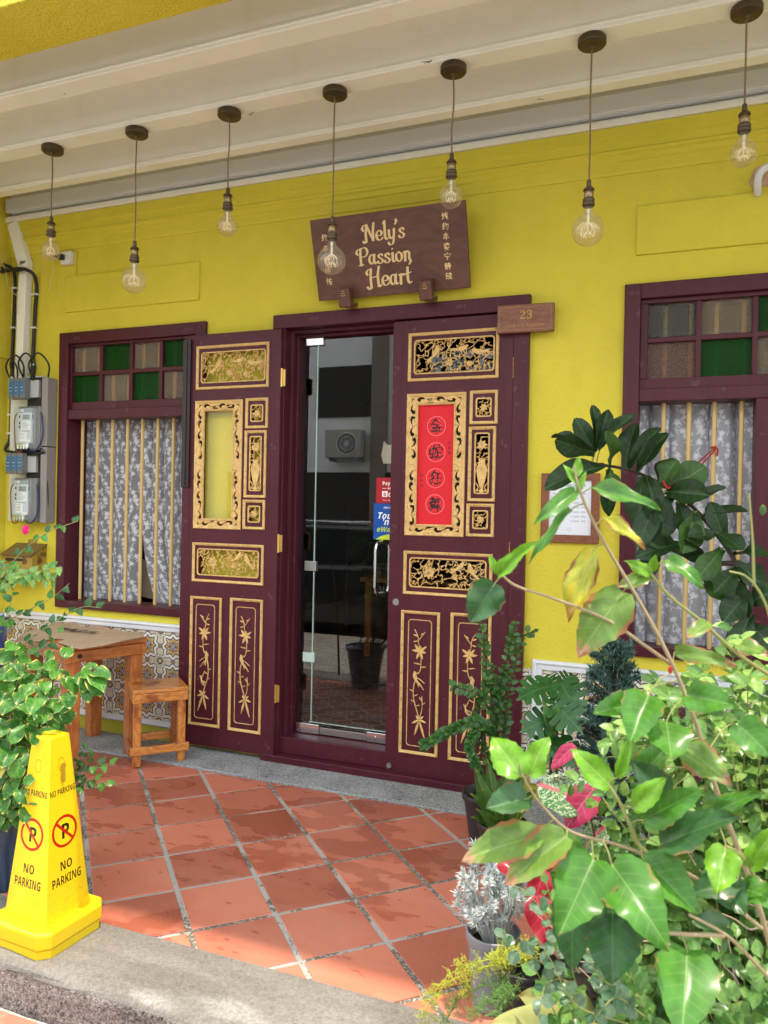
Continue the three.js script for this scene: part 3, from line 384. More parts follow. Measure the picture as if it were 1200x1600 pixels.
{
  const hinges = (t, x) => { for (const y of [0.42, 1.32, 2.31]) mesh('hinge', [cyl(0.007, 0.007, 0.11, x, y, 0.036, 12), bx(x - 0.022, x + 0.022, y - 0.05, y + 0.05, 0.024, 0.034, 0.001), ...[-0.05, -0.017, 0.017, 0.05].map((d) => cyl(0.0085, 0.0085, 0.004, x, y + d, 0.036, 12))], M.brass, t); };
  const R = makeLeaf('plum and gold carved door leaf closed at right, holding a red calligraphy scroll', 300);
  R.position.set(-1.197, 0, -0.016); hinges(R, 0.349);
  mesh('lock', [cyl(0.019, 0.021, 0.008, 0, 0, 0, 24).rotateX(PI / 2).translate(-0.296, 1.013, 0.042), cyl(0.012, 0.012, 0.012, 0, 0, 0, 20).rotateX(PI / 2).translate(-0.296, 1.013, 0.042)], M.steel, R);
  mesh('floor_bolt', [cyl(0.014, 0.016, 0.012, 0, 0, 0, 20).rotateX(PI / 2).translate(-0.318, 0.082, 0.044)], M.steel, R);
  const L = makeLeaf('plum and gold carved door leaf folded back flat against the left window', 301);
  L.position.set(-2.588, 0, 0.027); hinges(L, 0.352);
  mesh('slotted_edge_strip', [bx(-0.345, -0.288, 1.648, 2.575, 0.0385, 0.056, 0.004), bx(-0.324, -0.310, 1.66, 2.56, 0.056, 0.062, 0.002), ...Array.from({ length: 12 }, (_, i) => cyl(0.004, 0.004, 0.01, 0, 0, 0, 8).rotateX(PI / 2).translate(-0.298, 1.69 + i * 0.077, 0.056))], std({ color: rgb(0.02, 0.008, 0.01), roughness: 0.4 }), L);
  mesh('side_latch', [bx(-0.362, -0.342, 0.985, 1.03, 0.01, 0.034, 0.003), cyl(0.007, 0.007, 0.06, -0.352, 1.0, 0.03, 10)], M.steel, L);
}
// frameless glass door behind the leaves
{
  const t = thing('glass_door', 'frameless glass door with chrome fittings between the two carved leaves', 'door');
  const x0 = -2.196, xm = -2.088, x1 = -0.88, z = -0.12;
  mesh('pane', new THREE.PlaneGeometry(xm - x0, 2.42).translate((x0 + xm) / 2, 1.365, z), M.doorGlass, t);
  mesh('pane', new THREE.PlaneGeometry(x1 - xm - 0.006, 2.34).translate((x1 + xm + 0.006) / 2, 1.395, z), M.doorGlass, t);
  mesh('glass_edge', [bx(xm - 0.001, xm + 0.004, 0.225, 2.57, z - 0.006, z + 0.006, 0), bx(x0 + 0.1, x1, 0.222, 0.226, z - 0.006, z + 0.006, 0)], M.glassEdge, t);
  mesh('patch_fitting', [bx(x0 + 0.01, x0 + 0.17, 0.155, 0.215, z - 0.018, z + 0.018, 0.004)], M.chrome, t);
  mesh('patch_fitting', [bx(-1.71, -1.52, 0.155, 0.215, z - 0.018, z + 0.018, 0.004), cyl(0.011, 0.011, 0.006, 0, 0, 0, 16).rotateX(PI / 2).translate(-1.66, 0.185, z + 0.019)], M.chrome, t);
  mesh('patch_fitting', [bx(x0 + 0.03, x0 + 0.15, 2.528, 2.575, z - 0.018, z + 0.018, 0.004)], M.chrome, t);
  mesh('bottom_rail', bx(x0 + 0.172, -1.712, 0.158, 0.2, z - 0.012, z + 0.012, 0.002), M.steel, t);
  for (const y of [0.62, 1.18]) mesh('clip', bx(xm - 0.06, xm + 0.02, y - 0.03, y + 0.03, z - 0.012, z + 0.014, 0.003), y > 1 ? M.steel : M.glassEdge, t);
  mesh('pull_handle', [tube([[-1.66, 1.075, z + 0.055], [-1.66, 1.3, z + 0.055]], 0.011, 8, 12), tube([[-1.615, 1.075, z - 0.05], [-1.615, 1.3, z - 0.05]], 0.011, 8, 12), tube([[-1.66, 1.30, z + 0.055], [-1.655, 1.335, z + 0.04], [-1.638, 1.345, z], [-1.62, 1.335, z - 0.04], [-1.615, 1.3, z - 0.05]], 0.011, 16, 12), tube([[-1.66, 1.075, z + 0.055], [-1.655, 1.042, z + 0.04], [-1.638, 1.035, z], [-1.62, 1.042, z - 0.04], [-1.615, 1.075, z - 0.05]], 0.011, 16, 12)], M.chrome, t);
  const stick = (w, h, draw) => std({ map: canvasTex(512, Math.round(512 * h / w), draw), roughness: 0.3 });
  const st1 = solo('red_sticker', 'red payment sticker on the glass, above the blue one', 'sticker', new THREE.BoxGeometry(0.24, 0.15, 0.001).translate(-1.565, 1.648, z + 0.003), stick(0.24, 0.15, (g, W, H) => { g.fillStyle = '#b3101c'; g.fillRect(0, 0, W, H); g.fillStyle = '#fff'; g.font = 'bold 62px sans-serif'; g.fillText('Pay here', 80, 92); g.font = 'bold 40px sans-serif'; g.fillText('with', 150, 146); g.fillRect(84, 132, 52, 6); g.fillRect(250, 132, 52, 6); g.font = 'bold 92px sans-serif'; g.fillRect(80, 168, 74, 74); g.fillText('oost', 160, 240); g.fillStyle = '#b3101c'; g.font = 'bold 72px sans-serif'; g.fillText('b', 96, 232); g.fillStyle = '#fff'; g.font = '26px sans-serif'; g.fillText('Scan. Pay. Earn.', 90, 292); }));
  const st2 = solo('blue_sticker', 'blue e-wallet sticker on the glass, below the red one', 'sticker', new THREE.BoxGeometry(0.26, 0.214, 0.001).translate(-1.568, 1.464, z + 0.0035), stick(0.26, 0.214, (g, W, H) => { g.fillStyle = '#0a4fa8'; g.fillRect(0, 0, W, H); g.fillStyle = '#fff'; g.font = 'bold italic 34px sans-serif'; g.fillText('PAY WITH', 120, 62); g.font = 'bold italic 104px sans-serif'; g.fillText('Touch', 40, 178); g.fillText("'nGO", 96, 250); g.fillStyle = '#c8e03a'; g.font = 'bold italic 82px sans-serif'; g.fillText('eWallet', 36, 330); g.beginPath(); g.moveTo(30, H); g.quadraticCurveTo(120, 340, 360, 352); g.lineTo(W, 380); g.lineTo(W, H); g.fill(); }));
  solo('cat_ornament', 'small pale cat-shaped bell holder hanging inside the glass beside the right leaf', 'ornament', [extr(poly([[-0.045, -0.05], [0.045, -0.05], [0.06, 0.0], [0.05, 0.05], [0.045, 0.085], [0.02, 0.062], [-0.02, 0.062], [-0.045, 0.085], [-0.05, 0.05], [-0.06, 0.0]]), 0.012, 0.003).translate(-1.62, 1.86, z - 0.06)], std({ color: rgb(0.55, 0.46, 0.36), roughness: 0.5 }));
  // furniture that shows faintly through the glass
  const tb = thing('dining_table', 'dark wooden dining table inside the shop behind the glass door', 'table', [-2.3, 0.15, -2.9]);
  mesh('tabletop', bx(-0.5, 0.5, 0.7, 0.74, -0.4, 0.4, 0.006), M.stool, tb);
  for (const x of [-0.45, 0.4]) for (const q of [-0.35, 0.35]) mesh('leg', bx(x, x + 0.06, 0, 0.7, q - 0.03, q + 0.03, 0.004), M.table, tb);
  const sh = thing('wooden_shelf', 'dark open wooden shelf inside the shop behind the glass door', 'shelf', [-2.9, 0.15, -4.2]);
  for (const y of [0.3, 0.7, 1.1]) mesh('shelf_board', bx(-0.7, 0.9, y, y + 0.03, -0.2, 0.2, 0.004), M.brownWood, sh);
  for (const x of [-0.72, 0.9]) mesh('side_board', bx(x, x + 0.03, 0, 1.5, -0.2, 0.2, 0.004), M.brownWood, sh);
}
// windows
const laceOf = (al) => canvasTex(1024, 1024, (g, W) => {
  g.clearRect(0, 0, W, W); const R = rng(77);
  g.fillStyle = 'rgba(204,207,216,' + al + ')'; g.fillRect(0, 0, W, W);
  for (let i = 0; i < W; i += 6) { g.fillStyle = 'rgba(90,92,100,0.22)'; g.fillRect(i, 0, 2, W); g.fillRect(0, i, W, 2); }
  const blob = (x, y, r, a) => { for (const dx of [-W, 0, W]) for (const dy of [-W, 0, W]) { g.beginPath(); g.arc(x + dx, y + dy, r, 0, 7); g.fillStyle = `rgba(228,231,240,${a})`; g.fill(); } };
  const petal = (x, y, a, l, w, al) => { for (const dx of [-W, 0, W]) for (const dy of [-W, 0, W]) { g.save(); g.translate(x + dx, y + dy); g.rotate(a); g.fillStyle = `rgba(228,231,240,${al})`; g.beginPath(); g.moveTo(0, 0); g.quadraticCurveTo(l * 0.45, w, l, w * 0.25); g.quadraticCurveTo(l * 1.05, 0, l, -w * 0.25); g.quadraticCurveTo(l * 0.45, -w, 0, 0); g.fill(); g.restore(); } };
  const flower = (x, y, s) => { const a0 = R() * 6; for (let k = 0; k < 5; k++) petal(x, y, a0 + k * 1.257, s, s * 0.66, 0.62); blob(x, y, s * 0.22, 1); for (let k = 0; k < 3; k++) petal(x, y, a0 + 0.6 + k * 2.1, s * 1.45, s * 0.24, 0.6); };
  for (let i = 0; i < 10; i++) for (let j = 0; j < 11; j++) { const x = (i + 0.5 * (j % 2) + 0.35 * R()) * W / 10, y = (j + 0.35 * R()) * W / 11; flower(x, y, 22 + 12 * R()); if (R() < 0.6) flower(x + 44 * (R() - 0.3), y + 46, 17 + 7 * R()); let px = x, py = y; for (let k = 0; k < 7; k++) { const nx = px + (R() - 0.45) * 26, ny = py + 15; petal(px, py, Math.atan2(ny - py, nx - px), 22, 3, 0.85); petal(px, py, R() * 6, 20, 6, 0.8); px = nx; py = ny; } }
});
const laceMat = (al) => { const t = laceOf(al); t.repeat.set(1 / 0.62, 1 / 0.62); return std({ map: t, transparent: true, roughness: 0.9, side: THREE.DoubleSide }); };
M.lace = laceMat(0.46); M.lacePale = laceMat(0.72);
function curtain(label, x0, x1, y0, y1, z, seed, split) {
  const R = rng(seed), ph = R() * 6, make = (a, b, sweep) => { const nx = Math.max(20, Math.round((b - a) / 0.006)), g = new THREE.PlaneGeometry(b - a, y1 - y0, nx, 14), p = g.attributes.position, uv = g.attributes.uv; for (let i = 0; i < p.count; i++) { const x = p.getX(i) + (a + b) / 2, y = p.getY(i) + (y0 + y1) / 2, k = (y1 - y) / (y1 - y0); const f = x * 58 + ph + 1.1 * Math.sin(x * 13 + k * 0.8); p.setXYZ(i, x + 0.024 * Math.sin(f * 2 > 0 ? f : f) * (0.75 + 0.25 * k) + sweep * Math.pow(k, 4) * (b - x) / (b - a), y, z + 0.024 * Math.cos(f)); uv.setXY(i, x * 1.9, y); } g.computeVertexNormals(); return g; };
  return solo('lace_curtain', label, 'curtain', split ? [make(x0, split + 0.02, 0.0), make(split + 0.005, x1, 0.17)] : make(x0, x1, 0), split ? M.lace : M.lacePale);
}
function makeWindow(label, X, yb, yt, cols, post, tone) {
  const t = thing('window', label, 'window'), [x0, x1] = X, f = 0.078, zi = -0.03;
  mesh('frame', [bx(x0, x0 + f, yb, yt, -0.17, 0.022, 0.004), bx(x1 - f, x1, yb, yt, -0.17, 0.022, 0.004), bx(x0 + f, x1 - f, yt - f, yt, -0.17, 0.0205, 0.004), bx(x0 + f, x1 - f, yb, yb + 0.052, -0.17, 0.026, 0.004), bx(x0 + f, x1 - f, 2.108, 2.172, -0.15, 0.012, 0.004), ...(post ? [bx(post[0], post[1], yb + 0.052, 2.108, -0.15, 0.010, 0.004)] : [])], M.plum, t);
  const tx0 = x0 + f, tx1 = x1 - f, n = cols.length - 1, ya = 2.225, yz = 2.605, ym = 2.42, b = 0.013;
  mesh('transom_sash', [bx(tx0, tx1, 2.172, ya, -0.1, -0.006, 0.003), bx(tx0, tx1, yz, yt - f, -0.1, -0.006, 0.003), bx(tx0, cols[0], ya, yz, -0.1, -0.007, 0.003), bx(cols[n], tx1, ya, yz, -0.1, -0.007, 0.003), ...cols.slice(1, -1).map((x) => bx(x - b, x + b, ya, yz, -0.07, -0.012, 0.004)), bx(cols[0], cols[n], ym - b, ym + b, -0.068, -0.013, 0.004)], M.plum, t);
  for (let i = 0; i < n; i++) for (let j = 0; j < 2; j++) mesh('coloured_pane', uvM(new THREE.PlaneGeometry(cols[i + 1] - cols[i], yz - ya > 0 ? (yz - ya) / 2 : 0.1).translate((cols[i] + cols[i + 1]) / 2, j ? (ym + yz) / 2 : (ya + ym) / 2, zi - 0.005)), tone(i, j), t);
  return t;
}
function bars(t, xs, y0, y1, z) { const g = cyl(0.0115, 0.0115, y1 - y0, 0, (y0 + y1) / 2, 0, 12); for (const x of xs) mesh('bar', g, M.barWood, t).position.set(x, 0, z); }
{
  const L = makeWindow('left window with yellow bars, lace curtain and green and amber top panes', [-4.0, -2.81], 0.82, 2.70, [-3.914, -3.667, -3.416, -3.175, -2.895], null, (i, j) => ((i + j) % 2 === 0 ? M.greenGlass : M.obscure));
  bars(L, [-3.88, -3.747, -3.619, -3.492, -3.369, -3.243, -3.118, -2.993], 0.85, 2.64, -0.085);
  curtain('grey white floral lace curtain behind the bars of the left window', -4.04, -2.88, 0.86, 2.14, -0.20, 5, -3.493);
  solo('leaning_board', 'brown framed board leaning inside the left window at the curtain gap', 'board', [bx(-0.13, 0.13, 0, 0.26, 0, 0.015, 0.003).rotateZ(-0.12).translate(-3.456, 0.88, -0.30)], std({ color: rgb(0.23, 0.17, 0.115), roughness: 0.7 }));
  const Rw = makeWindow('right window with yellow bars, lace curtain and patterned glass top panes', [-0.289, 0.9], 0.82, 2.705, [-0.176, 0.063, 0.316, 0.56, 0.79], [0.325, 0.405], (i, j) => (i === 0 ? (j ? M.clearObscure : M.pinkGlass) : (i + j) % 2 === 1 ? M.greenGlass : M.obscure));
  bars(Rw, [-0.094, 0.028, 0.146, 0.27, 0.46, 0.58, 0.70], 0.85, 2.64, -0.085);
  curtain('white floral lace curtain behind the bars of the right window', -0.30, 0.82, 0.86, 2.14, -0.17, 9, null);
}
// ---------- pendant lamps under the middle beam
{
  const z = 0.83, xs = [-3.27, -2.697, -2.13, -1.552, -0.975, -0.382, 0.196], big = [0, 1, 0, 1, 0, 1, 0];
  const ys = [2.925, 2.711, 2.929, 2.701, 2.925, 2.709, 2.936];
  const where = ['small round pendant bulb nearest the white trunking corner, above the meters', 'large round pendant bulb hanging lowest, in front of the left window panel', 'small round pendant bulb hanging between the left window and the door sign', 'large round pendant bulb hanging in front of the left end of the name sign', 'small round pendant bulb hanging over the top right corner of the name sign', 'large round pendant bulb hanging over the yellow wall right of the number plate', 'small round pendant bulb at the right edge above the right window panel'];
  const parts = {
    rose: lathe([[0.001, 0], [0.054, 0], [0.058, -0.004], [0.058, -0.026], [0.054, -0.031], [0.012, -0.033], [0.007, -0.042], [0.0045, -0.05], [0.001, -0.05]], 32),
    cap: lathe([[0.0035, 0.155], [0.009, 0.15], [0.010, 0.128], [0.007, 0.126], [0.007, 0.122], [0.018, 0.120], [0.0225, 0.112], [0.0225, 0.108], [0.001, 0.108]], 20),
    socket: lathe([[0.001, 0.108], [0.019, 0.108], [0.0195, 0.074], [0.001, 0.074]], 20),
    ring: lathe([[0.001, 0.074], [0.023, 0.074], [0.025, 0.068], [0.023, 0.062], [0.0215, 0.06], [0.025, 0.056], [0.0255, 0.048], [0.021, 0.042], [0.001, 0.042]], 20),
  };
  const glassOf = (r) => { const p = [[0.016, r + 0.048], [0.0165, r + 0.022]]; for (let i = 2; i <= 22; i++) { const a = i / 22 * PI; p.push([Math.max(0.0005, r * Math.sin(a)), r * Math.cos(a)]); } const q = p.filter(([x, y], i) => i < 2 || y < r * 0.95); return lathe(q, 30); };
  const fil = (r) => [lathe([[0.001, r + 0.02], [0.007, r + 0.02], [0.005, r * 0.45], [0.002, r * 0.3], [0.001, r * 0.3]], 10), tube([[0, r * 0.5, 0], [0, -r * 0.1, 0]], 0.0012, 4, 5)];
  const coil = (r) => Array.from({ length: 8 }, (_, k) => { const a = k * PI / 4, b = a + PI / 8; return tube([[Math.cos(a) * r * 0.12, r * 0.42, Math.sin(a) * r * 0.12], [Math.cos(a) * r * 0.42, r * 0.05, Math.sin(a) * r * 0.42], [Math.cos(b) * r * 0.36, -r * 0.42, Math.sin(b) * r * 0.36], [Math.cos(b) * r * 0.1, -r * 0.12, Math.sin(b) * r * 0.1]], 0.0011, 12, 5); });
  const stem = std({ color: rgb(0.75, 0.74, 0.7), roughness: 0.2 });
  xs.forEach((x, i) => {
    const t = thing('pendant_lamp', where[i], 'pendant lamp', [x, 3.5, z], 0, 'pendant lamps under the ceiling beam'), r = big[i] ? 0.066 : 0.051, drop = ys[i] - 3.5, R = rng(900 + i);
    mesh('ceiling_rose', parts.rose, M.bronze, t);
    const top = drop + r + 0.155 - 0.01, k = (R() - 0.5) * 0.012;
    mesh('cord', tube([[0, -0.045, 0], [k, -0.045 + (top + 0.045) * 0.35, k * 0.5], [-k * 0.5, -0.045 + (top + 0.045) * 0.7, 0], [0, top, 0]], 0.0036, 24, 7), M.cord, t);
    for (const k of ['cap', 'ring']) mesh('holder_' + k, parts[k], M.bronze, t).position.y = drop + r - 0.012;
    const s2 = mesh('socket_shell', parts.socket, M.antique, t); s2.position.y = drop + r - 0.012;
    const b = mesh('bulb', glassOf(r), M.bulb, t); b.position.y = drop;
    mesh('filament', coil(r), M.filament, b); mesh('glass_stem', fil(r), stem, b);
  });
}
// ---------- brush lettering
const GLYPH = {
  jin: '50 5 10 45,50 5 92 45,32 42 70 42,25 60 78 60,50 42 50 92,32 68 40 82,70 68 60 82,10 93 92 93',
  she: '12 25 12 60 45 60 45 25 12 25,28 8 28 85,8 88 50 82,48 90 40 75,72 5 78 15,58 35 58 22 95 22 92 34,90 48 65 62,65 42 65 85 92 85 94 72',
  kuang: '40 8 12 32,15 15 32 45 28 90 14 80,34 45 8 70,50 20 92 20,54 52 88 52,46 88 95 88,70 20 70 88',
  wu: '30 5 12 25,20 18 88 18,8 38 94 38,25 18 25 55,42 18 42 55,58 18 58 55,74 18 74 55,8 56 94 56,32 58 10 80,20 68 45 68 20 95,55 68 92 68,52 82 95 82,76 58 76 118',
  wan: '25 5 15 55 40 85,8 35 45 30,40 30 10 90,70 5 72 12,52 25 52 15 92 15 90 25,62 28 55 50,60 35 74 38 55 70,80 35 80 60 92 55,78 62 78 88 95 85',
  yue: '30 5 10 35 32 35,32 35 10 60 40 56,8 85 42 75,60 8 50 40,58 28 90 28 84 88 68 80,62 50 72 62',
  feng: '20 22 80 22,22 45 78 45,8 68 92 68,50 5 50 98',
  zi: '15 10 25 18,10 35 30 28,50 2 38 25,45 14 85 14 76 28,62 16 35 45,62 24 90 45,40 48 25 72 75 98,8 65 92 62,68 65 20 98',
  ning: '50 3 54 12,12 35 12 20 88 20 84 34,15 50 86 50,50 50 50 92 36 84',
  jing: '8 15 46 15,10 28 44 28,5 40 50 40,27 5 27 40,14 50 14 95,14 50 40 50 40 92,14 64 40 64,14 78 40 78,66 4 52 25,58 14 80 14 68 28,56 32 86 32 86 62,50 47 96 47,56 62 86 62,71 30 71 92 60 86',
  rao: '28 5 10 35 32 35,32 35 10 60 40 56,8 85 42 75,50 20 92 15,68 5 78 35 95 40,88 25 55 42,50 55 92 55,62 55 45 92,76 55 76 90 95 88 95 76',
  ming: '10 15 10 80 40 80 40 15 10 15,10 46 40 46,58 10 54 60 44 92,58 10 88 10 88 90 76 84,58 35 86 35,57 58 86 58',
  chuan: '28 5 5 45,20 28 20 95,42 25 92 25,38 48 96 48,66 5 52 68 85 68,85 68 64 95,55 78 78 98',
};
function brush(g, key, x, y, s, w, wild = 0) {   // x, y: top left; s: size; brush strokes swell at their start and thin out
  const R = rng(key.length * 77 + key.charCodeAt(0));
  for (const st of GLYPH[key].split(',')) { const n = st.split(' ').map(Number), p = []; for (let i = 0; i < n.length; i += 2) p.push([n[i] + (R() - 0.5) * wild, n[i + 1] + (R() - 0.5) * wild]); const cv = new THREE.CatmullRomCurve3(p.map(([a, b]) => V(a, b, 0)), false, 'catmullrom', wild ? 0.5 : 0.15), N = 40; for (let i = 0; i <= N; i++) { const q = cv.getPoint(i / N), k = w * (1.15 - 0.65 * i / N + 0.25 * Math.sin(i / N * 9)); g.beginPath(); g.ellipse(x + q.x * s / 100, y + q.y * s / 100, k * 0.62, k * 0.42, 0.7, 0, 7); g.fill(); } }
}
const LATIN = {   // pen strokes, baseline 0, capitals about 100 high; the last number is the advance
  N: ['24 0 24 50 32 94', '32 94 46 56 68 6', '68 6 70 52 78 100', '32 94 14 92 3 76 9 64', '24 2 12 -6 4 4', 84], e: ['8 28 36 30 40 44 26 56 10 44 6 22 18 3 34 5 44 14', 48], l: ['8 92 14 104 13 60 13 16 20 2 30 8', 28], y: ['4 52 10 50 10 22 20 4 36 16', '42 54 38 14 28 -26 10 -30 2 -18', 48], "'": ['10 104 12 94 4 82', 18], s: ['36 46 26 56 12 49 14 37 28 27 36 15 24 2 10 4 4 14', 44],
  P: ['27 2 26 50 30 95', '30 95 58 101 74 78 60 52 34 48', '30 95 12 91 2 76 9 64', '12 2 27 0 42 4', 76], a: ['37 50 22 56 8 40 7 18 18 3 32 14 38 50', '40 54 37 18 43 3 54 9', 56], i: ['6 50 13 54 12 18 18 3 28 9', '13 76 14 77', 28], o: ['24 56 8 42 8 16 24 2 40 16 40 42 24 56', 50], n: ['4 50 11 54 12 2', '12 34 26 56 38 46 38 14 45 -4 36 -18', 54],
  H: ['27 -6 27 50 33 97', '33 97 14 94 4 78 10 68', '82 106 72 60 73 2', '27 48 50 53 73 54', '27 -6 14 -12 3 0', '73 2 80 -2 88 6', 92], r: ['4 50 11 54 12 2', '12 34 26 55 38 48', 42], t: ['15 86 13 50 14 16 22 2 34 8', '1 55 16 57 33 60', 38],
};
function penText(g, text, cx, y, s) {
  const adv = (c) => (LATIN[c] ? LATIN[c].at(-1) : 30), W = [...text].reduce((a, c) => a + adv(c), 0); let x = cx - W * s / 200;
  for (const c of text) { for (const st of (LATIN[c] || []).slice(0, -1)) { const n = st.split(' ').map(Number), p = []; for (let i = 0; i < n.length; i += 2) p.push(V(n[i], n[i + 1], 0)); const cv = new THREE.CatmullRomCurve3(p), N = 70; for (let i = 0; i <= N; i++) { const q = cv.getPoint(i / N), t = cv.getTangent(i / N), v = Math.abs(t.y), k = (3.2 + 4.2 * v * v) * s / 100; g.beginPath(); g.ellipse(x + q.x * s / 100, y - q.y * s / 100, k * 1.12, k * 0.8, -0.5, 0, 7); g.fill(); } } x += adv(c) * s / 100; }
}
{
  const t = thing('name_sign', 'dark brown wooden shop name sign leaning forward above the door', 'sign', [-1.544, 2.747, 0.062]); t.rotation.x = 0.315;
  const w = 0.912, h = 0.445;
  mesh('board', bx(-w / 2, w / 2, 0, h, -0.026, 0, 0.004), M.brownWood, t);
  const txt = canvasTex(1824, 890, (g, W, H) => { g.fillStyle = '#e6cc93'; penText(g, "Nely's", 880, 300, 190); penText(g, 'Passion', 860, 548, 188); penText(g, 'Heart', 900, 792, 200); ['wan', 'yue', 'feng', 'zi', 'ning', 'jing', 'rao'].forEach((k, i) => brush(g, k, 1560, 92 + i * 104, 78, 8.5, 6)); ['yue', 'feng', 'jing', 'ming', 'chuan'].forEach((k, i) => brush(g, k, 118, 160 + i * 122, 80, 8.5, 6)); });
  mesh('lettering', new THREE.PlaneGeometry(w - 0.008, h - 0.008).translate(0, h / 2, 0.0012), std({ map: txt, transparent: true, roughness: 0.5 }), t);
  for (const x of [-1.808, -1.322]) { const b = mesh('bracket', [bx(x + 1.544 - 0.037, x + 1.544 + 0.037, -0.045, 0.062, 0.004, 0.072, 0.008), bx(x + 1.544 - 0.03, x + 1.544 + 0.03, -0.052, -0.03, -0.09, 0.01, 0.003)], M.brownWood, t); mesh('gold_scroll', [0, 1, 2].map((k) => tube([[x + 1.544 - 0.014 + k * 0.003, 0.022 + k * 0.012, 0.0725], [x + 1.544, 0.018 + k * 0.012, 0.0735], [x + 1.544 + 0.014 - k * 0.003, 0.022 + k * 0.012, 0.0725]], 0.0018, 6, 5)), M.gold, b); }
  const n = thing('number_plate', 'small reddish brown wooden house number plate over the top right of the door', 'number plate', [-0.786, 2.485, 0.07]); n.rotation.z = -0.012;
  mesh('plate', bx(-0.150, 0.150, 0, 0.148, -0.03, 0, 0.004), M.plateWood, n);
  mesh('engraving', new THREE.PlaneGeometry(0.29, 0.138).translate(0, 0.074, 0.0012), std({ map: canvasTex(1024, 488, (g, W, H) => { g.strokeStyle = '#c79a5a'; g.lineWidth = 5; g.strokeRect(34, 34, W - 68, H - 68); g.fillStyle = '#c9a136'; g.font = '215px serif'; g.textAlign = 'center'; g.fillText('23', 530, 258); g.font = '84px serif'; g.fillStyle = '#b98a4a'; g.fillText('Jalan A.S. Mansoor', 512, 404); }), transparent: true, roughness: 0.5 }), n);
}
// red scroll in the right leaf
solo('calligraphy_scroll', 'red paper scroll with four black brush characters in pink rings, in the right door leaf', 'scroll', new THREE.BoxGeometry(0.212, 0.682, 0.0012).translate(-1.279, 1.791, 0.0105), std({
  roughness: 0.62, map: canvasTex(640, 2048, (g, W, H) => {
    const R = rng(12); g.fillStyle = '#d5081c'; g.fillRect(0, 0, W, H);
    for (let i = 0; i < 420; i++) { g.fillStyle = `rgba(240,${150 + R() * 60 | 0},120,${0.25 + R() * 0.5})`; g.beginPath(); g.arc(R() * W, R() * H, 1 + R() * 2.6, 0, 7); g.fill(); }
    ['jin', 'she', 'kuang', 'wu'].forEach((k, i) => { const y = 375 + i * 437, x = 318; g.strokeStyle = '#f2707a'; g.lineWidth = 13; g.beginPath(); g.arc(x, y, 160, 0, 7); g.stroke(); g.fillStyle = 'rgba(238,110,116,0.55)'; for (let j = 0; j < 26; j++) { const a = R() * 7, q = 40 + R() * 95; g.beginPath(); g.ellipse(x + Math.cos(a) * q, y + Math.sin(a) * q, 6 + R() * 18, 4 + R() * 8, R() * 3, 0, 7); g.fill(); } g.fillStyle = '#14080a'; brush(g, k, x - 112, y - 118, 230, 23, 16); });
    g.fillStyle = '#5c0a12'; ['yue', 'zi', 'wan'].forEach((k, i) => brush(g, k, 530, 640 + i * 82, 52, 6, 10)); ['ming', 'ning', 'feng'].forEach((k, i) => brush(g, k, 52, 1180 + i * 86, 52, 6, 10));
  }),
}));
// framed notice
{
  const t = thing('framed_notice', 'brown framed paper notice of opening hours between the door and the right window', 'notice', [-0.541, 1.563, 0]);
  const o = rect(-0.149, 0.149, -0.182, 0.182); o.holes.push(rect(-0.108, 0.108, -0.14, 0.146, THREE.Path));
  mesh('frame', extr(o, 0.022, 0.003), M.frameWood, t);
  mesh('paper', new THREE.PlaneGeometry(0.22, 0.29).translate(0, 0.003, 0.008), std({ roughness: 0.5, map: canvasTex(512, 680, (g, W, H) => { g.fillStyle = '#dfe5ee'; g.fillRect(0, 0, W, H); g.fillStyle = '#6d7078'; g.font = 'bold 44px sans-serif'; g.textAlign = 'center'; g.fillText('OPENING HOURS', W / 2, 84); g.font = '27px sans-serif'; ['MONDAY', 'TUESDAY', 'WEDNESDAY', 'THURSDAY', 'FRIDAY', 'SATURDAY', 'SUNDAY'].forEach((d, i) => { g.textAlign = 'left'; g.fillText(d, 46, 180 + i * 56); g.fillText(i === 1 ? 'CLOSED' : '11.30AM - 9PM', 258, 180 + i * 56); }); g.beginPath(); g.arc(W / 2, 610, 20, 0, 7); g.lineWidth = 4; g.strokeStyle = '#8a8d94'; g.stroke(); }) }), t);
}
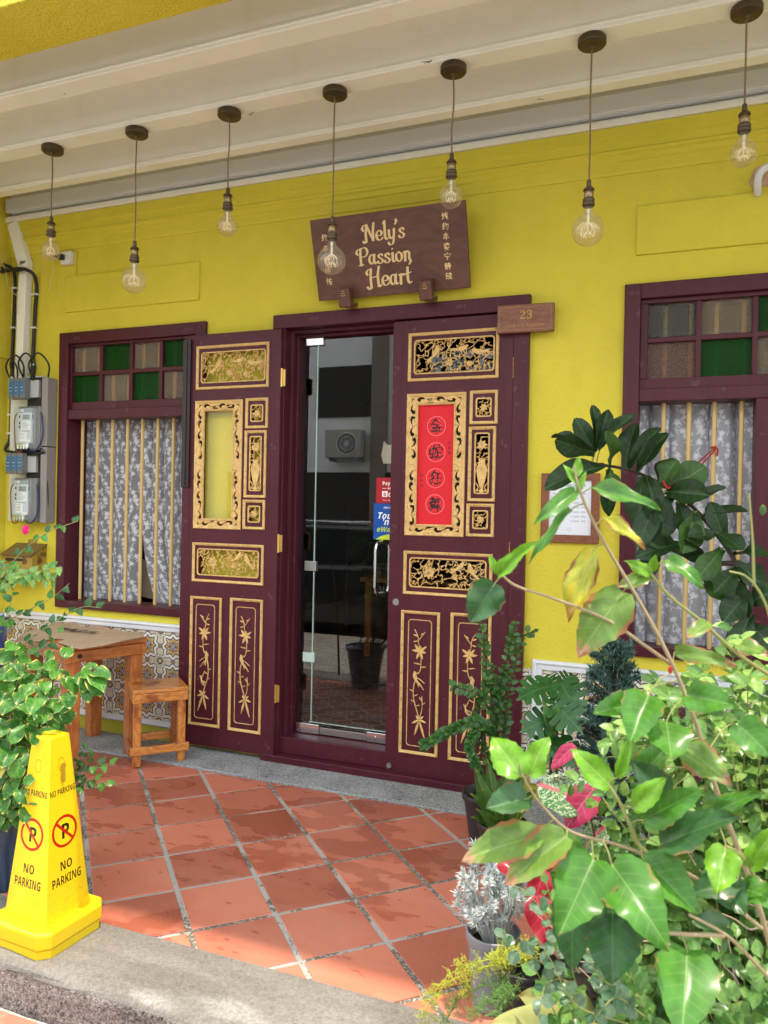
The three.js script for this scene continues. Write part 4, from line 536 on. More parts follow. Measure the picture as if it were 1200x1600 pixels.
// ---------- meters, cables, trunking at the left
{
  const b = thing('meter_board', 'white backing board with black side and grey conduit left of the left window', 'board');
  mesh('backboard', bx(-4.435, -4.14, 1.40, 2.415, 0, 0.025, 0.003), M.trunk, b);
  mesh('black_panel', bx(-4.25, -4.085, 1.40, 2.40, 0.0, 0.05, 0.004), M.black, b);
  mesh('side_conduit', [bx(-4.085, -4.03, 1.395, 1.915, 0, 0.085, 0.004), bx(-4.083, -4.028, 1.92, 2.39, 0, 0.087, 0.004)], std({ color: rgb(0.26, 0.245, 0.235), roughness: 0.5 }), b);
  const faceT = canvasTex(512, 640, (g, W, H) => { g.fillStyle = '#c9d0d4'; g.fillRect(0, 0, W, H); g.fillStyle = '#8f979c'; g.fillRect(0, 0, W, 80); g.fillStyle = '#dfe4e6'; g.fillRect(20, 14, 200, 50); g.fillStyle = '#4d545a'; g.font = 'bold 40px sans-serif'; g.fillText('kWh', 40, 54); g.fillStyle = '#39443f'; g.fillRect(190, 120, 240, 80); g.fillStyle = '#97a596'; g.fillRect(205, 132, 210, 56); g.fillStyle = '#20251f'; g.font = 'bold 52px monospace'; g.fillText('08142', 226, 180); g.fillStyle = '#444'; for (const [x, y] of [[80, 150], [80, 270], [80, 340]]) { g.beginPath(); g.arc(x, y, 28, 0, 7); g.fill(); } g.fillStyle = '#e9edee'; g.fillRect(150, 230, 320, 160); g.fillStyle = '#7b858c'; for (let i = 0; i < 6; i++) g.fillRect(170, 248 + i * 22, 120 + (i * 53) % 160, 7); g.fillStyle = '#f4f4f2'; g.fillRect(90, 430, 240, 170); g.fillStyle = '#666'; for (let i = 0; i < 5; i++) g.fillRect(110, 452 + i * 26, 180 - (i * 37) % 70, 6); for (let i = 0; i < 40; i++) g.fillRect(180 + i * 6, 412, 3, 14); });
  const clear = phy({ color: rgb(0.9, 0.93, 0.95), transmission: 1, thickness: 0, roughness: 0.08, ior: 1.5 });
  function meter(label, x, y, w, h) {
    const t = thing('electricity_meter', label, 'meter', [x, y, 0.03], 0, undefined);
    mesh('housing', new RoundedBoxGeometry(w, h, 0.07, 3, 0.012).translate(w / 2, h / 2, 0.035), std({ color: rgb(0.22, 0.225, 0.23), roughness: 0.5 }), t);
    mesh('face_plate', new THREE.BoxGeometry(w * 0.66, h * 0.8, 0.012).translate(w * 0.38, h * 0.55, 0.075), std({ map: faceT, roughness: 0.4 }), t);
    mesh('clear_cover', new RoundedBoxGeometry(w * 0.96, h * 0.98, 0.05, 3, 0.02).translate(w * 0.5, h * 0.5, 0.09), clear, t);
    mesh('terminal_block', [bx(w * 0.08, w * 0.62, 0.012, h * 0.15, 0.07, 0.095, 0.004), ...[0.15, 0.28, 0.41, 0.54].map((k) => cyl(0.008, 0.008, 0.03, w * k, h * 0.07, 0.09, 10))], M.chrome, t);
    mesh('seal_tag', bx(w * 0.62, w * 0.86, h * 0.16, h * 0.22, 0.112, 0.118, 0.002), M.white, t);
    mesh('live_wire', tube([[w * 0.1, h * 0.92, 0.05], [-0.018, h * 0.8, 0.07], [-0.022, h * 0.3, 0.07], [0.01, -0.012, 0.08], [w * 0.3, -0.008, 0.09], [w * 0.34, h * 0.05, 0.09]], 0.0042, 30, 6), std({ color: rgb(0.22, 0.08, 0.025), roughness: 0.45 }), t);
    mesh('neutral_wire', tube([[w * 0.9, h * 0.95, 0.05], [w + 0.022, h * 0.7, 0.07], [w + 0.024, h * 0.25, 0.07], [w * 0.85, -0.01, 0.08], [w * 0.6, h * 0.03, 0.09]], 0.0048, 30, 6), std({ color: rgb(0.015, 0.03, 0.12), roughness: 0.45 }), t);
  }
  meter('upper grey electricity meter under the three blue fuses at the left', -4.282, 1.894, 0.20, 0.30);
  meter('lower grey electricity meter near the mailbox at the left', -4.306, 1.402, 0.20, 0.30);
  const tangle = thing('black_cable', 'tangle of black cables between the upper meter and the lower fuses', 'cable'); { const Rt = rng(44), A = [-4.315,1.885,0.05], B = [-4.036,1.892,0.05]; for (let k = 0; k < 9; k++) { const p = []; for (let i = 0; i <= 5; i++) p.push([A[0] + (B[0] - A[0]) * i / 5, A[1] + (Rt() - 0.5) * 0.05, 0.045 + Rt() * 0.05]); mesh('strand', tube(p, 0.0055, 26, 6), M.black, tangle); } for (let k = 0; k < 5; k++) { const x = B[0] - 0.02 + (Rt() - 0.5) * 0.05; mesh('strand', tube([[x, 2.36, 0.06], [x + 0.02 * Rt(), 2.1, 0.075], [x - 0.02 * Rt(), 1.85, 0.08], [x + 0.01, 1.6, 0.07], [x, 1.46, 0.06]], 0.005, 26, 6), M.black, tangle); } }
  function fuses(label, x, y) {
    const t = thing('fuse_block', label, 'fuse block', [x, y, 0.028]);
    mesh('block', bx(0, 0.225, 0, 0.12, 0, 0.045, 0.004), M.grey, t);
    const blue = std({ roughness: 0.4, map: canvasTex(64, 192, (g, W, H) => { g.fillStyle = '#3f76a6'; g.fillRect(0, 0, W, H); g.fillStyle = '#122a44'; for (const y of [24, 66, 110, 156]) { g.beginPath(); g.arc(32, y, 9, 0, 7); g.fill(); } g.fillStyle = '#c7d8e6'; g.fillRect(18, 82, 28, 8); g.fillRect(18, 128, 28, 6); }) });
    for (let k = 0; k < 3; k++) { const f = mesh('fuse', bx(0.004 + k * 0.052, 0.050 + k * 0.052, -0.012, 0.132, 0.045, 0.095, 0.004), std({ color: rgb(0.17, 0.17, 0.165), roughness: 0.5 }), t); mesh('blue_label', new THREE.BoxGeometry(0.034, 0.10, 0.003).translate(0.027 + k * 0.052, 0.06, 0.0965), blue, f); }
  }
  fuses('upper row of three blue labelled fuses above the upper meter', -4.352, 2.257);
  fuses('lower row of three blue labelled fuses between the two meters', -4.364, 1.741);
  const tr = thing('cable_trunking', 'white boxed cable trunking that bends and runs down the left wall to the fuses', 'trunking');
  const seg = (A, B, w) => { const a = vec(A), c = vec(B), l = a.distanceTo(c), g = new RoundedBoxGeometry(w, l, 0.06, 1, 0.006); g.rotateZ(-Math.atan2(c.x - a.x, c.y - a.y)); return uvM(g.translate((a.x + c.x) / 2, (a.y + c.y) / 2, 0.033)); };
  mesh('duct', [seg([-4.413,3.493,0.033], [-4.305,3.185,0.033], 0.085), seg([-4.3,3.221,0.033], [-4.328,2.385,0.033], 0.068)], M.cream, tr);
  const cb = thing('black_cable', 'thick black cables crossing the trunking and running down to the fuses', 'cable');
  mesh('strand', tube([[-4.553,3.152,0.09], [-4.432,3.145,0.09], [-4.332,3.151,0.095], [-4.243,3.14,0.09], [-4.205,3.114,0.06], [-4.216,3.051,0.02], [-4.226,2.897,0.018], [-4.237,2.629,0.018], [-4.231,2.395,0.03]], 0.0125, 60, 8), M.black, cb);
  mesh('strand', tube([[-4.59,3.259,0.06], [-4.456,3.198,0.07], [-4.394,3.168,0.06], [-4.419,3.119,0.02], [-4.424,2.913,0.016], [-4.434,2.551,0.016], [-4.437,2.188,0.016], [-4.45,1.962,0.016], [-4.469,1.906,0.03], [-4.363,1.881,0.05], [-4.166,1.864,0.08], [-4.041,1.88,0.09]], 0.011, 80, 8), M.black, cb);
  mesh('strand', tube([[-4.566,3.214,0.08], [-4.445,3.164,0.09], [-4.314,3.135,0.1], [-4.227,3.14,0.1]], 0.010, 24, 8), M.black, cb);
  for (const p of [[-4.423,3.047,0.02], [-4.428,2.767,0.02], [-4.432,2.414,0.02], [-4.438,2.152,0.02], [-4.441,2.02,0.02]]) mesh('cable_clip', bx(-0.022, 0.022, -0.006, 0.006, 0.0, 0.03, 0.002).translate(p[0], p[1], 0), M.white, cb);
  for (const p of [[-4.232,2.986,0.02], [-4.238,2.754,0.02], [-4.238,2.495,0.02]]) mesh('cable_clip', bx(-0.024, 0.024, -0.006, 0.006, 0, 0.032, 0.002).translate(p[0], p[1], 0), M.white, cb);
  mesh('conduit_back', [bx(-0.006, 0.006, -0.62, 0.0, 0, 0.012, 0.002).translate(-4.288, 3.06, 0), bx(-0.006, 0.006, -0.62, 0.0, 0, 0.012, 0.002).translate(-4.40, 3.02, 0)], M.trunk, cb);
  const lp = thing('cable_loop', 'thin black wire loops standing up above the upper fuses', 'cable');
  for (const [x, w, h, y] of [[-4.36, 0.05, 0.13, 2.40], [-4.31, 0.06, 0.15, 2.40], [-4.22, 0.075, 0.16, 2.40], [-4.11, 0.09, 0.185, 2.37]]) mesh('wire', tube([[x - w * 0.7, y, 0.07], [x - w, y + h * 0.6, 0.09], [x, y + h, 0.10], [x + w, y + h * 0.55, 0.09], [x + w * 0.55, y - 0.005, 0.06]], 0.0062, 36, 7), M.black, lp);
  const sk = thing('wall_socket', 'white square wall outlet with a black plug near the leftmost bulb', 'socket', [-3.938, 3.206, 0]);
  mesh('box', new RoundedBoxGeometry(0.088, 0.086, 0.045, 2, 0.008).translate(0, 0, 0.0225), M.white, sk);
  mesh('plug', [new RoundedBoxGeometry(0.036, 0.036, 0.04, 2, 0.008).translate(-0.02, 0, 0.06), cyl(0.008, 0.011, 0.05, 0, 0, 0, 10).rotateZ(1.2).translate(-0.055, 0.006, 0.07)], M.black, sk);
  mesh('cover_strip', bx(0.046, 0.064, -0.14, 0.05, 0, 0.012, 0.002), M.wall, sk);
  const wireM = std({ color: rgb(0.6, 0.55, 0.4), roughness: 0.5 });
  solo('loose_wire', 'thin pale loose wire dangling between the leftmost bulb and the wall socket', 'wire', [tube([[-4.065,3.207,0.03], [-4.032,3.136,0.05], [-4.058,3.051,0.05], [-4.078,2.994,0.04]], 0.0022, 20, 5)], wireM);
  solo('loose_wire', 'thin pale wire hanging across the black cables at the left edge', 'wire', [tube([[-4.484,3.263,0.1], [-4.422,3.158,0.1], [-4.394,3.025,0.09], [-4.332,2.969,0.08]], 0.0022, 20, 5)], wireM);
  solo('bent_pipe', 'white bent pipe stub coming out of the wall at the upper right', 'pipe', tube([[0.311,3.085,0.02], [0.306,3.105,0.07], [0.31,3.142,0.11], [0.333,3.164,0.12], [0.377,3.178,0.1], [0.42,3.182,0.05]], 0.017, 30, 10), M.trimWhite);
  solo('patch_board', 'peeling pinkish patch on the wall behind the bent white pipe', 'patch', extr(poly([[0.272,3.153,0], [0.298,3.22,0], [0.354,3.231,0], [0.436,3.225,0], [0.438,3.127,0], [0.328,3.124,0], [0.295,3.104,0]].map(([x, y]) => [x, y])), 0.006, 0.002), std({ map: concT([0.55, 0.36, 0.24], 0.5, 240, 0.2, 0.4), roughness: 0.9 }));
  // mailbox
  const mb = thing('mailbox', 'rusty yellow painted metal mailbox on the wall below the meters', 'mailbox', [-4.236, 1.000, 0]);
  M.mail = std({ map: tex(256, 256, (u, v) => { const r = sstep(0.55, 0.72, fbm(u, v, 6, 5, 250)); return lerp3([0.34, 0.24, 0.035], [0.12, 0.055, 0.02], r); }, true, 0.4), roughness: 0.5 });
  const prof = poly([[0, 0], [0.13, 0.0], [0.13, 0.165], [0, 0.235]]);
  mesh('box', extr(prof, 0.27, 0.003).rotateY(-PI / 2).translate(0.135, 0, 0.002), M.mail, mb);
  mesh('lid', [bx(-0.142, 0.142, -0.004, 0.004, 0, 0.165, 0.002).rotateX(0.49).translate(0, 0.245, 0)], std({ color: rgb(0.18, 0.105, 0.04), roughness: 0.5 }), mb);
  mesh('slot', bx(-0.1, 0.06, 0.13, 0.148, 0.128, 0.1325, 0), M.black, mb);
  mesh('hanger', [bx(-0.03, 0.05, 0.22, 0.275, 0.001, 0.006, 0.002), cyl(0.008, 0.008, 0.01, 0, 0, 0, 12).rotateX(PI / 2).translate(0.01, 0.26, 0.008)], M.mail, mb);
}
// ---------- table, cardboard, stool, cone
{
  const t = thing('wooden_table', 'sturdy varnished orange wood table against the tiled dado, under the left window', 'table', [-3.412, 0, 0.372], -0.379);
  const L = 0.31, W = 0.25, H = 0.722;
  for (let k = 0; k < 3; k++) mesh('plank', bx(-L, L, H - 0.03, H, -W + k * W * 2 / 3 + 0.001, -W + (k + 1) * W * 2 / 3 - 0.001, 0.004), M.table, t);
  mesh('apron', [bx(-L, L, H - 0.098, H - 0.032, W - 0.035, W - 0.001, 0.004)], M.table, t);
  mesh('apron', [bx(-L, L, H - 0.098, H - 0.032, -W + 0.001, -W + 0.035, 0.004)], M.table, t);
  mesh('apron', [bx(L - 0.036, L - 0.001, H - 0.0975, H - 0.0325, -W + 0.036, W - 0.036, 0.004)], M.table, t);
  mesh('bolt_hole', cyl(0.014, 0.014, 0.004, 0, 0, 0, 20).rotateZ(PI / 2).translate(L + 0.001, H - 0.062, 0.17), M.black, t);
  for (const x of [-1, 1]) for (const z of [-1, 1]) mesh('leg', vgrain(bx(-0.04, 0.04, 0.004, H - 0.098, -0.04, 0.04, 0.005).translate(x * (L - 0.055), 0, z * (W - 0.055))), M.table, t);
  const cbm = std({ map: tex(256, 256, (u, v) => { const k = 0.85 + 0.25 * fbm(u, v, 5, 4, 260); return [0.44 * k, 0.32 * k, 0.205 * k]; }, true, 0.4), roughness: 0.85 });
  const ct = thing('cardboard', 'flattened torn cardboard box lying on the wooden table', 'cardboard');
  const sheet = (pts, y, th, bend, seed) => { const s = poly(pts.map((p) => [p[0], -p[2]])), g = new THREE.ExtrudeGeometry(s, { depth: th, bevelEnabled: false, steps: 1 }).rotateX(-PI / 2), q = g.attributes.position; for (let i = 0; i < q.count; i++) { const x = q.getX(i), z = q.getZ(i); q.setY(i, q.getY(i) + y + bend * (0.5 + 0.5 * Math.sin(x * 19 + z * 13 + seed))); } g.computeVertexNormals(); return uvM(g); };
  mesh('sheet', sheet([[-3.571,0.726,0.743], [-3.727,0.726,0.552], [-3.787,0.726,0.365], [-3.901,0.726,0.124], [-3.812,0.726,0.01], [-3.642,0.726,0.167], [-3.564,0.726,0.125], [-3.478,0.726,0.196], [-3.131,0.726,0.177], [-3.027,0.726,0.28], [-3.036,0.726,0.386], [-3.05,0.726,0.49], [-3.188,0.726,0.516], [-3.331,0.726,0.568], [-3.449,0.726,0.557], [-3.465,0.726,0.686]], 0.724, 0.004, 0.006, 1), cbm, ct);
  mesh('flap', sheet([[-3.306,0.74,0.692], [-3.339,0.74,0.589], [-3.286,0.74,0.408], [-3.104,0.74,0.257], [-2.99,0.74,0.327], [-3.002,0.74,0.482], [-3.018,0.74,0.654], [-3.053,0.74,0.782], [-3.111,0.74,0.769]], 0.734, 0.004, 0.008, 3), cbm, ct);
  const pr = mesh('printed_mark', new THREE.PlaneGeometry(0.33, 0.134).rotateX(-PI / 2).rotateY(-0.1), std({ transparent: true, roughness: 0.8, map: canvasTex(512, 208, (g) => { g.fillStyle = '#1d1a18'; ['jing', 'wu', 'zi', 'wan'].forEach((k, i) => brush(g, k, 8 + i * 126, 50, 112, 13, 8)); }) }), ct); pr.position.set(...[-3.487,0.742,0.342]);
  const s = thing('wooden_stool', 'small square varnished wooden stool in front of the table, beside the left door leaf', 'stool', [-2.925, 0, 0.285], 0.82); s.scale.setScalar(1.06);
  const h = 0.43;
  for (let k = 0; k < 2; k++) mesh('seat_plank', bx(-0.15, 0.15, h - 0.022, h, k ? 0.001 : -0.13, k ? 0.13 : -0.001, 0.004), M.stool, s);
  mesh('seat_frame', [bx(-0.15, 0.15, h - 0.075, h - 0.023, 0.098, 0.129, 0.004), bx(-0.15, 0.15, h - 0.075, h - 0.023, -0.129, -0.098, 0.004), bx(-0.149, -0.118, h - 0.0745, h - 0.0235, -0.097, 0.097, 0.004), bx(0.118, 0.149, h - 0.0745, h - 0.0235, -0.097, 0.097, 0.004)], M.stool, s);
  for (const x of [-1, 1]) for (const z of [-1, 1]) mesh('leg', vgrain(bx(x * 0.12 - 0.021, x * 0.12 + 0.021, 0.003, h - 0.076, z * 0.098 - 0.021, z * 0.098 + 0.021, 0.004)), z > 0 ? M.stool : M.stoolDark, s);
  mesh('stretcher', bx(-0.158, 0.158, 0.075, 0.118, 0.120, 0.145, 0.004), M.stool, s);
  mesh('stretcher', bx(-0.158, 0.158, 0.075, 0.118, -0.145, -0.120, 0.004), M.stool, s);
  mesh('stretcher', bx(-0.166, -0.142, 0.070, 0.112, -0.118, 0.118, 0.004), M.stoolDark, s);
  const c = thing('parking_cone', 'bright yellow square no parking cone standing on the kerb at lower left', 'cone', [-2.072, 0.006, 1.968], -0.06);
  const HT = 0.705, b0 = 0.101, b1 = 0.044, yb = 0.085, chB = 0.006, chT = 0.004;
  const yel = (print) => std({ roughness: 0.36, color: rgb(0.77, 0.56, 0.006), map: print ? canvasTex(1024, 2048, (g, W, H) => {
    g.fillStyle = '#fff'; g.fillRect(0, 0, W, H); const Rs = rng(31); for (let i = 0; i < 260; i++) { const yy = H * (1 - Math.pow(Rs(), 2.2) * 0.95); g.fillStyle = `rgba(90,70,30,${0.03 + 0.09 * Rs()})`; g.beginPath(); g.ellipse(Rs() * W, yy, 6 + Rs() * 60, 2 + Rs() * 10, (Rs() - 0.5) * 2, 0, 7); g.fill(); } for (let i = 0; i < 40; i++) { g.strokeStyle = `rgba(70,55,20,${0.1 + 0.2 * Rs()})`; g.lineWidth = 1 + Rs() * 2; const x = Rs() * W, y = Rs() * H; g.beginPath(); g.moveTo(x, y); g.lineTo(x + (Rs() - 0.5) * 160, y + (Rs() - 0.5) * 120); g.stroke(); } g.textAlign = 'center'; g.fillStyle = '#14130f';
    const Y = (y) => (1 - (y - yb) / (HT - yb)) * H;
    const sx = W / (2 * b0 * 1000), sy = H / ((HT - yb) * 1000), put = (y, draw) => { g.save(); g.translate(W / 2, Y(y)); g.scale(sx, sy); draw(); g.restore(); };
    put(0.517, () => { g.scale(0.62, 1); g.font = 'bold 29px sans-serif'; g.fillText('NO PARKING', 0, 10); });
    put(0.378, () => { g.font = 'bold 70px sans-serif'; g.fillText('P', 3, 25); g.strokeStyle = '#c8161a'; g.lineWidth = 9.5; g.beginPath(); g.arc(0, 0, 50, 0, 7); g.moveTo(-35, -35); g.lineTo(35, 35); g.stroke(); });
    put(0.262, () => { g.scale(0.86, 1); g.font = 'bold 42px sans-serif'; g.fillText('NO', 0, 14); });
    put(0.214, () => { g.scale(0.70, 1); g.font = 'bold 42px sans-serif'; g.fillText('PARKING', 0, 14); });
    g.strokeStyle = 'rgba(120,96,0,0.55)'; g.lineWidth = 10; g.beginPath(); g.arc(W / 2, Y(0.610), 72, 0, 7); g.stroke();
  }) : null });
  const printed = yel(true), bare = yel(false);
  for (let k = 0; k < 4; k++) {         // four printed faces and four chamfers
    const g = new THREE.BufferGeometry(), P = [[-b0 + chB, yb, b0], [b0 - chB, yb, b0], [b1 - chT, HT, b1], [-b1 + chT, HT, b1]], ix = [0, 1, 2, 0, 2, 3];
    g.setAttribute('position', new THREE.BufferAttribute(new Float32Array(ix.flatMap((i) => P[i])), 3)); g.setAttribute('uv', new THREE.BufferAttribute(new Float32Array(ix.flatMap((i) => [P[i][0] / (2 * b0) + 0.5, (P[i][1] - yb) / (HT - yb)])), 2)); g.computeVertexNormals(); g.rotateY(k * PI / 2);
    mesh('face', g, printed, c);
    const e = new THREE.BufferGeometry(), Q = [[b0 - chB, yb, b0], [b0, yb, b0 - chB], [b1, HT, b1 - chT], [b1 - chT, HT, b1]];
    e.setAttribute('position', new THREE.BufferAttribute(new Float32Array(ix.flatMap((i) => Q[i])), 3)); e.setAttribute('uv', new THREE.BufferAttribute(new Float32Array(12), 2)); e.computeVertexNormals(); e.rotateY(k * PI / 2);
    mesh('edge', e, bare, c);
  }
  const oct = (w, ch) => { const s = poly([[-w + ch, -w], [w - ch, -w], [w, -w + ch], [w, w - ch], [w - ch, w], [-w + ch, w], [-w, w - ch], [-w, -w + ch]]); return s; };
  const top = oct(b1, chT); { const p = new THREE.Path(); p.absellipse(0, 0, 0.026, 0.018, 0, 2 * PI); top.holes.push(p); }
  mesh('cap', uvM(new THREE.ExtrudeGeometry(top, { depth: 0.01, bevelEnabled: true, bevelThickness: 0.006, bevelSize: 0.006, bevelOffset: -0.006, bevelSegments: 2 }).rotateX(-PI / 2).translate(0, HT - 0.010, 0)), bare, c);
  mesh('base', [uvM(new THREE.ExtrudeGeometry(oct(0.138, 0.032), { depth: 0.028, bevelEnabled: false }).rotateX(-PI / 2)), uvM(new THREE.ExtrudeGeometry(oct(0.144, 0.034), { depth: 0.038, bevelEnabled: true, bevelThickness: 0.012, bevelSize: 0.012, bevelOffset: -0.012, bevelSegments: 3 }).rotateX(-PI / 2).translate(0, 0.040, 0))], bare, c);
  const keyh = (() => { const s = new THREE.Shape(); s.absarc(0, 0.02, 0.011, -0.9, PI + 0.9); s.lineTo(-0.006, -0.028); s.absarc(0, -0.030, 0.006, PI, 2 * PI); s.closePath(); return s; })();
  const kg = extr(keyh, 0.003).rotateX(-0.09).translate(0, 0.585, 0.0625).rotateY(PI / 2); mesh('key_slot', kg, std({ color: rgb(0.36, 0.22, 0.01), roughness: 0.6 }), c);
}
// ---------- plants
const CAM = camera.position.clone();
function leafGeo({ prof, nu = 8, nv = 4, fold = 0.25, droop = 0.25, wave = 0.04, seed = 1, curl = 0 }) {   // along +y, length 1, width 1, faces +z
  const R = rng(seed), ph = R() * 6, pos = [], uv = [], ix = [];
  for (let i = 0; i <= nu; i++) { const u = i / nu; for (let j = 0; j <= nv; j++) { const s = j / nv * 2 - 1, w = prof(u) * 0.5; pos.push(s * w, u * (1 - 0.12 * droop * u), fold * Math.abs(s) * w * (1 - 0.3 * u) - droop * u * u * 0.5 + wave * Math.sin(u * 9 + ph + (s > 0 ? 1.5 : 0)) * Math.abs(s) - curl * s * s * w * 0.6); uv.push(s * 0.5 * Math.max(0.06, prof(u)) + 0.5, u); } }
  for (let i = 0; i < nu; i++) for (let j = 0; j < nv; j++) { const a = i * (nv + 1) + j, b = a + 1, c = a + nv + 1, d = c + 1; ix.push(a, b, d, a, d, c); }
  const g = new THREE.BufferGeometry(); g.setAttribute('position', new THREE.BufferAttribute(new Float32Array(pos), 3)); g.setAttribute('uv', new THREE.BufferAttribute(new Float32Array(uv), 2)); g.setIndex(ix); g.computeVertexNormals(); return g;
}
const PROF = {
  heart: (u) => (u < 0.3 ? 0.42 + 0.58 * Math.sin(u / 0.3 * PI / 2) : Math.pow(Math.max(0, 1 - Math.pow((u - 0.3) / 0.7, 1.7)), 0.8)) * (u > 0.9 ? 0.75 + 0.25 * (1 - u) * 10 : 1),
  oval: (u) => Math.pow(Math.sin(PI * Math.pow(u, 0.85)), 0.7), fiddle: (u) => 0.12 + (0.35 + 0.65 * sstep(0.1, 0.72, u)) * Math.pow(Math.max(0, Math.sin(PI * Math.min(1, 0.08 + u * 0.92))), 0.5) * 0.9 * (u > 0.97 ? 0.4 : 1),
  lance: (u) => Math.pow(Math.sin(PI * Math.pow(u, 0.7)), 1.1), pointed: (u) => Math.pow(Math.sin(PI * Math.pow(u, 0.62)), 0.85), round: (u) => Math.sqrt(Math.max(0, 1 - Math.pow(2 * u - 1, 2))) * (u < 0.1 ? 0.9 : 1),
};
const variants = (o, n, nseed) => Array.from({ length: n }, (_, i) => { const R = rng(nseed + i * 31); return leafGeo({ ...o, seed: nseed + i, fold: (o.fold ?? 0.25) * (0.6 + 0.9 * R()), droop: (o.droop ?? 0.25) * (0.2 + 1.6 * R()), wave: (o.wave ?? 0.04) * (0.5 + R()), curl: (o.curl ?? 0) * R() }); });
function leafTex(W, H, { base, vein, tipc, edge, edgeAmt = 0, edgeW = 0.1, spots, nv = 7, seed = 1, veinW = 0.012, patch }) {
  return tex(W, H, (u, v) => {
    const s = Math.abs(u - 0.5) * 2, n = fbm(u, v, 5, 4, seed), n2 = fbm(u, v, 14, 3, seed + 5); let c = base.map((b) => b * (0.58 + 0.84 * n));
    if (patch) c = lerp3(c, patch, sstep(0.5, 0.62, n2 * 0.5 + n * 0.5));
    const mid = sstep(veinW * 3.2, veinW * 0.8, s), q = (v - s * 0.26) * nv, side = sstep(0.14, 0.03, Math.abs(q - Math.round(q))) * sstep(1, 0.3, s) * 0.75, fine = sstep(0.2, 0.05, Math.abs((v * 38 + Math.sin(s * 30)) % 1 - 0.5)) * 0.08;
    c = lerp3(c, vein, Math.max(mid * 0.8, side * 0.34, fine));
    if (edge) { const d = Math.min(1 - s / Math.max(0.05, 0.95), (1 - v) * 1.6, 1) + (n2 - 0.5) * 0.22; c = lerp3(c, edge, sstep(edgeW, edgeW * 0.3, d) * edgeAmt); }
    if (tipc) c = lerp3(c, tipc, sstep(0.72, 0.95, v + (n2 - 0.5) * 0.5));
    if (spots && n2 > 0.66) c = lerp3(c, spots, 0.8);
    return c;
  }, true, 1);
}
const leafMat = (map, o = {}) => phy({ map, side: THREE.DoubleSide, roughness: 0.5, specularIntensity: 0.45, transmission: 0.30, thickness: 0, clearcoat: 0.32, clearcoatRoughness: 0.22, ...o });
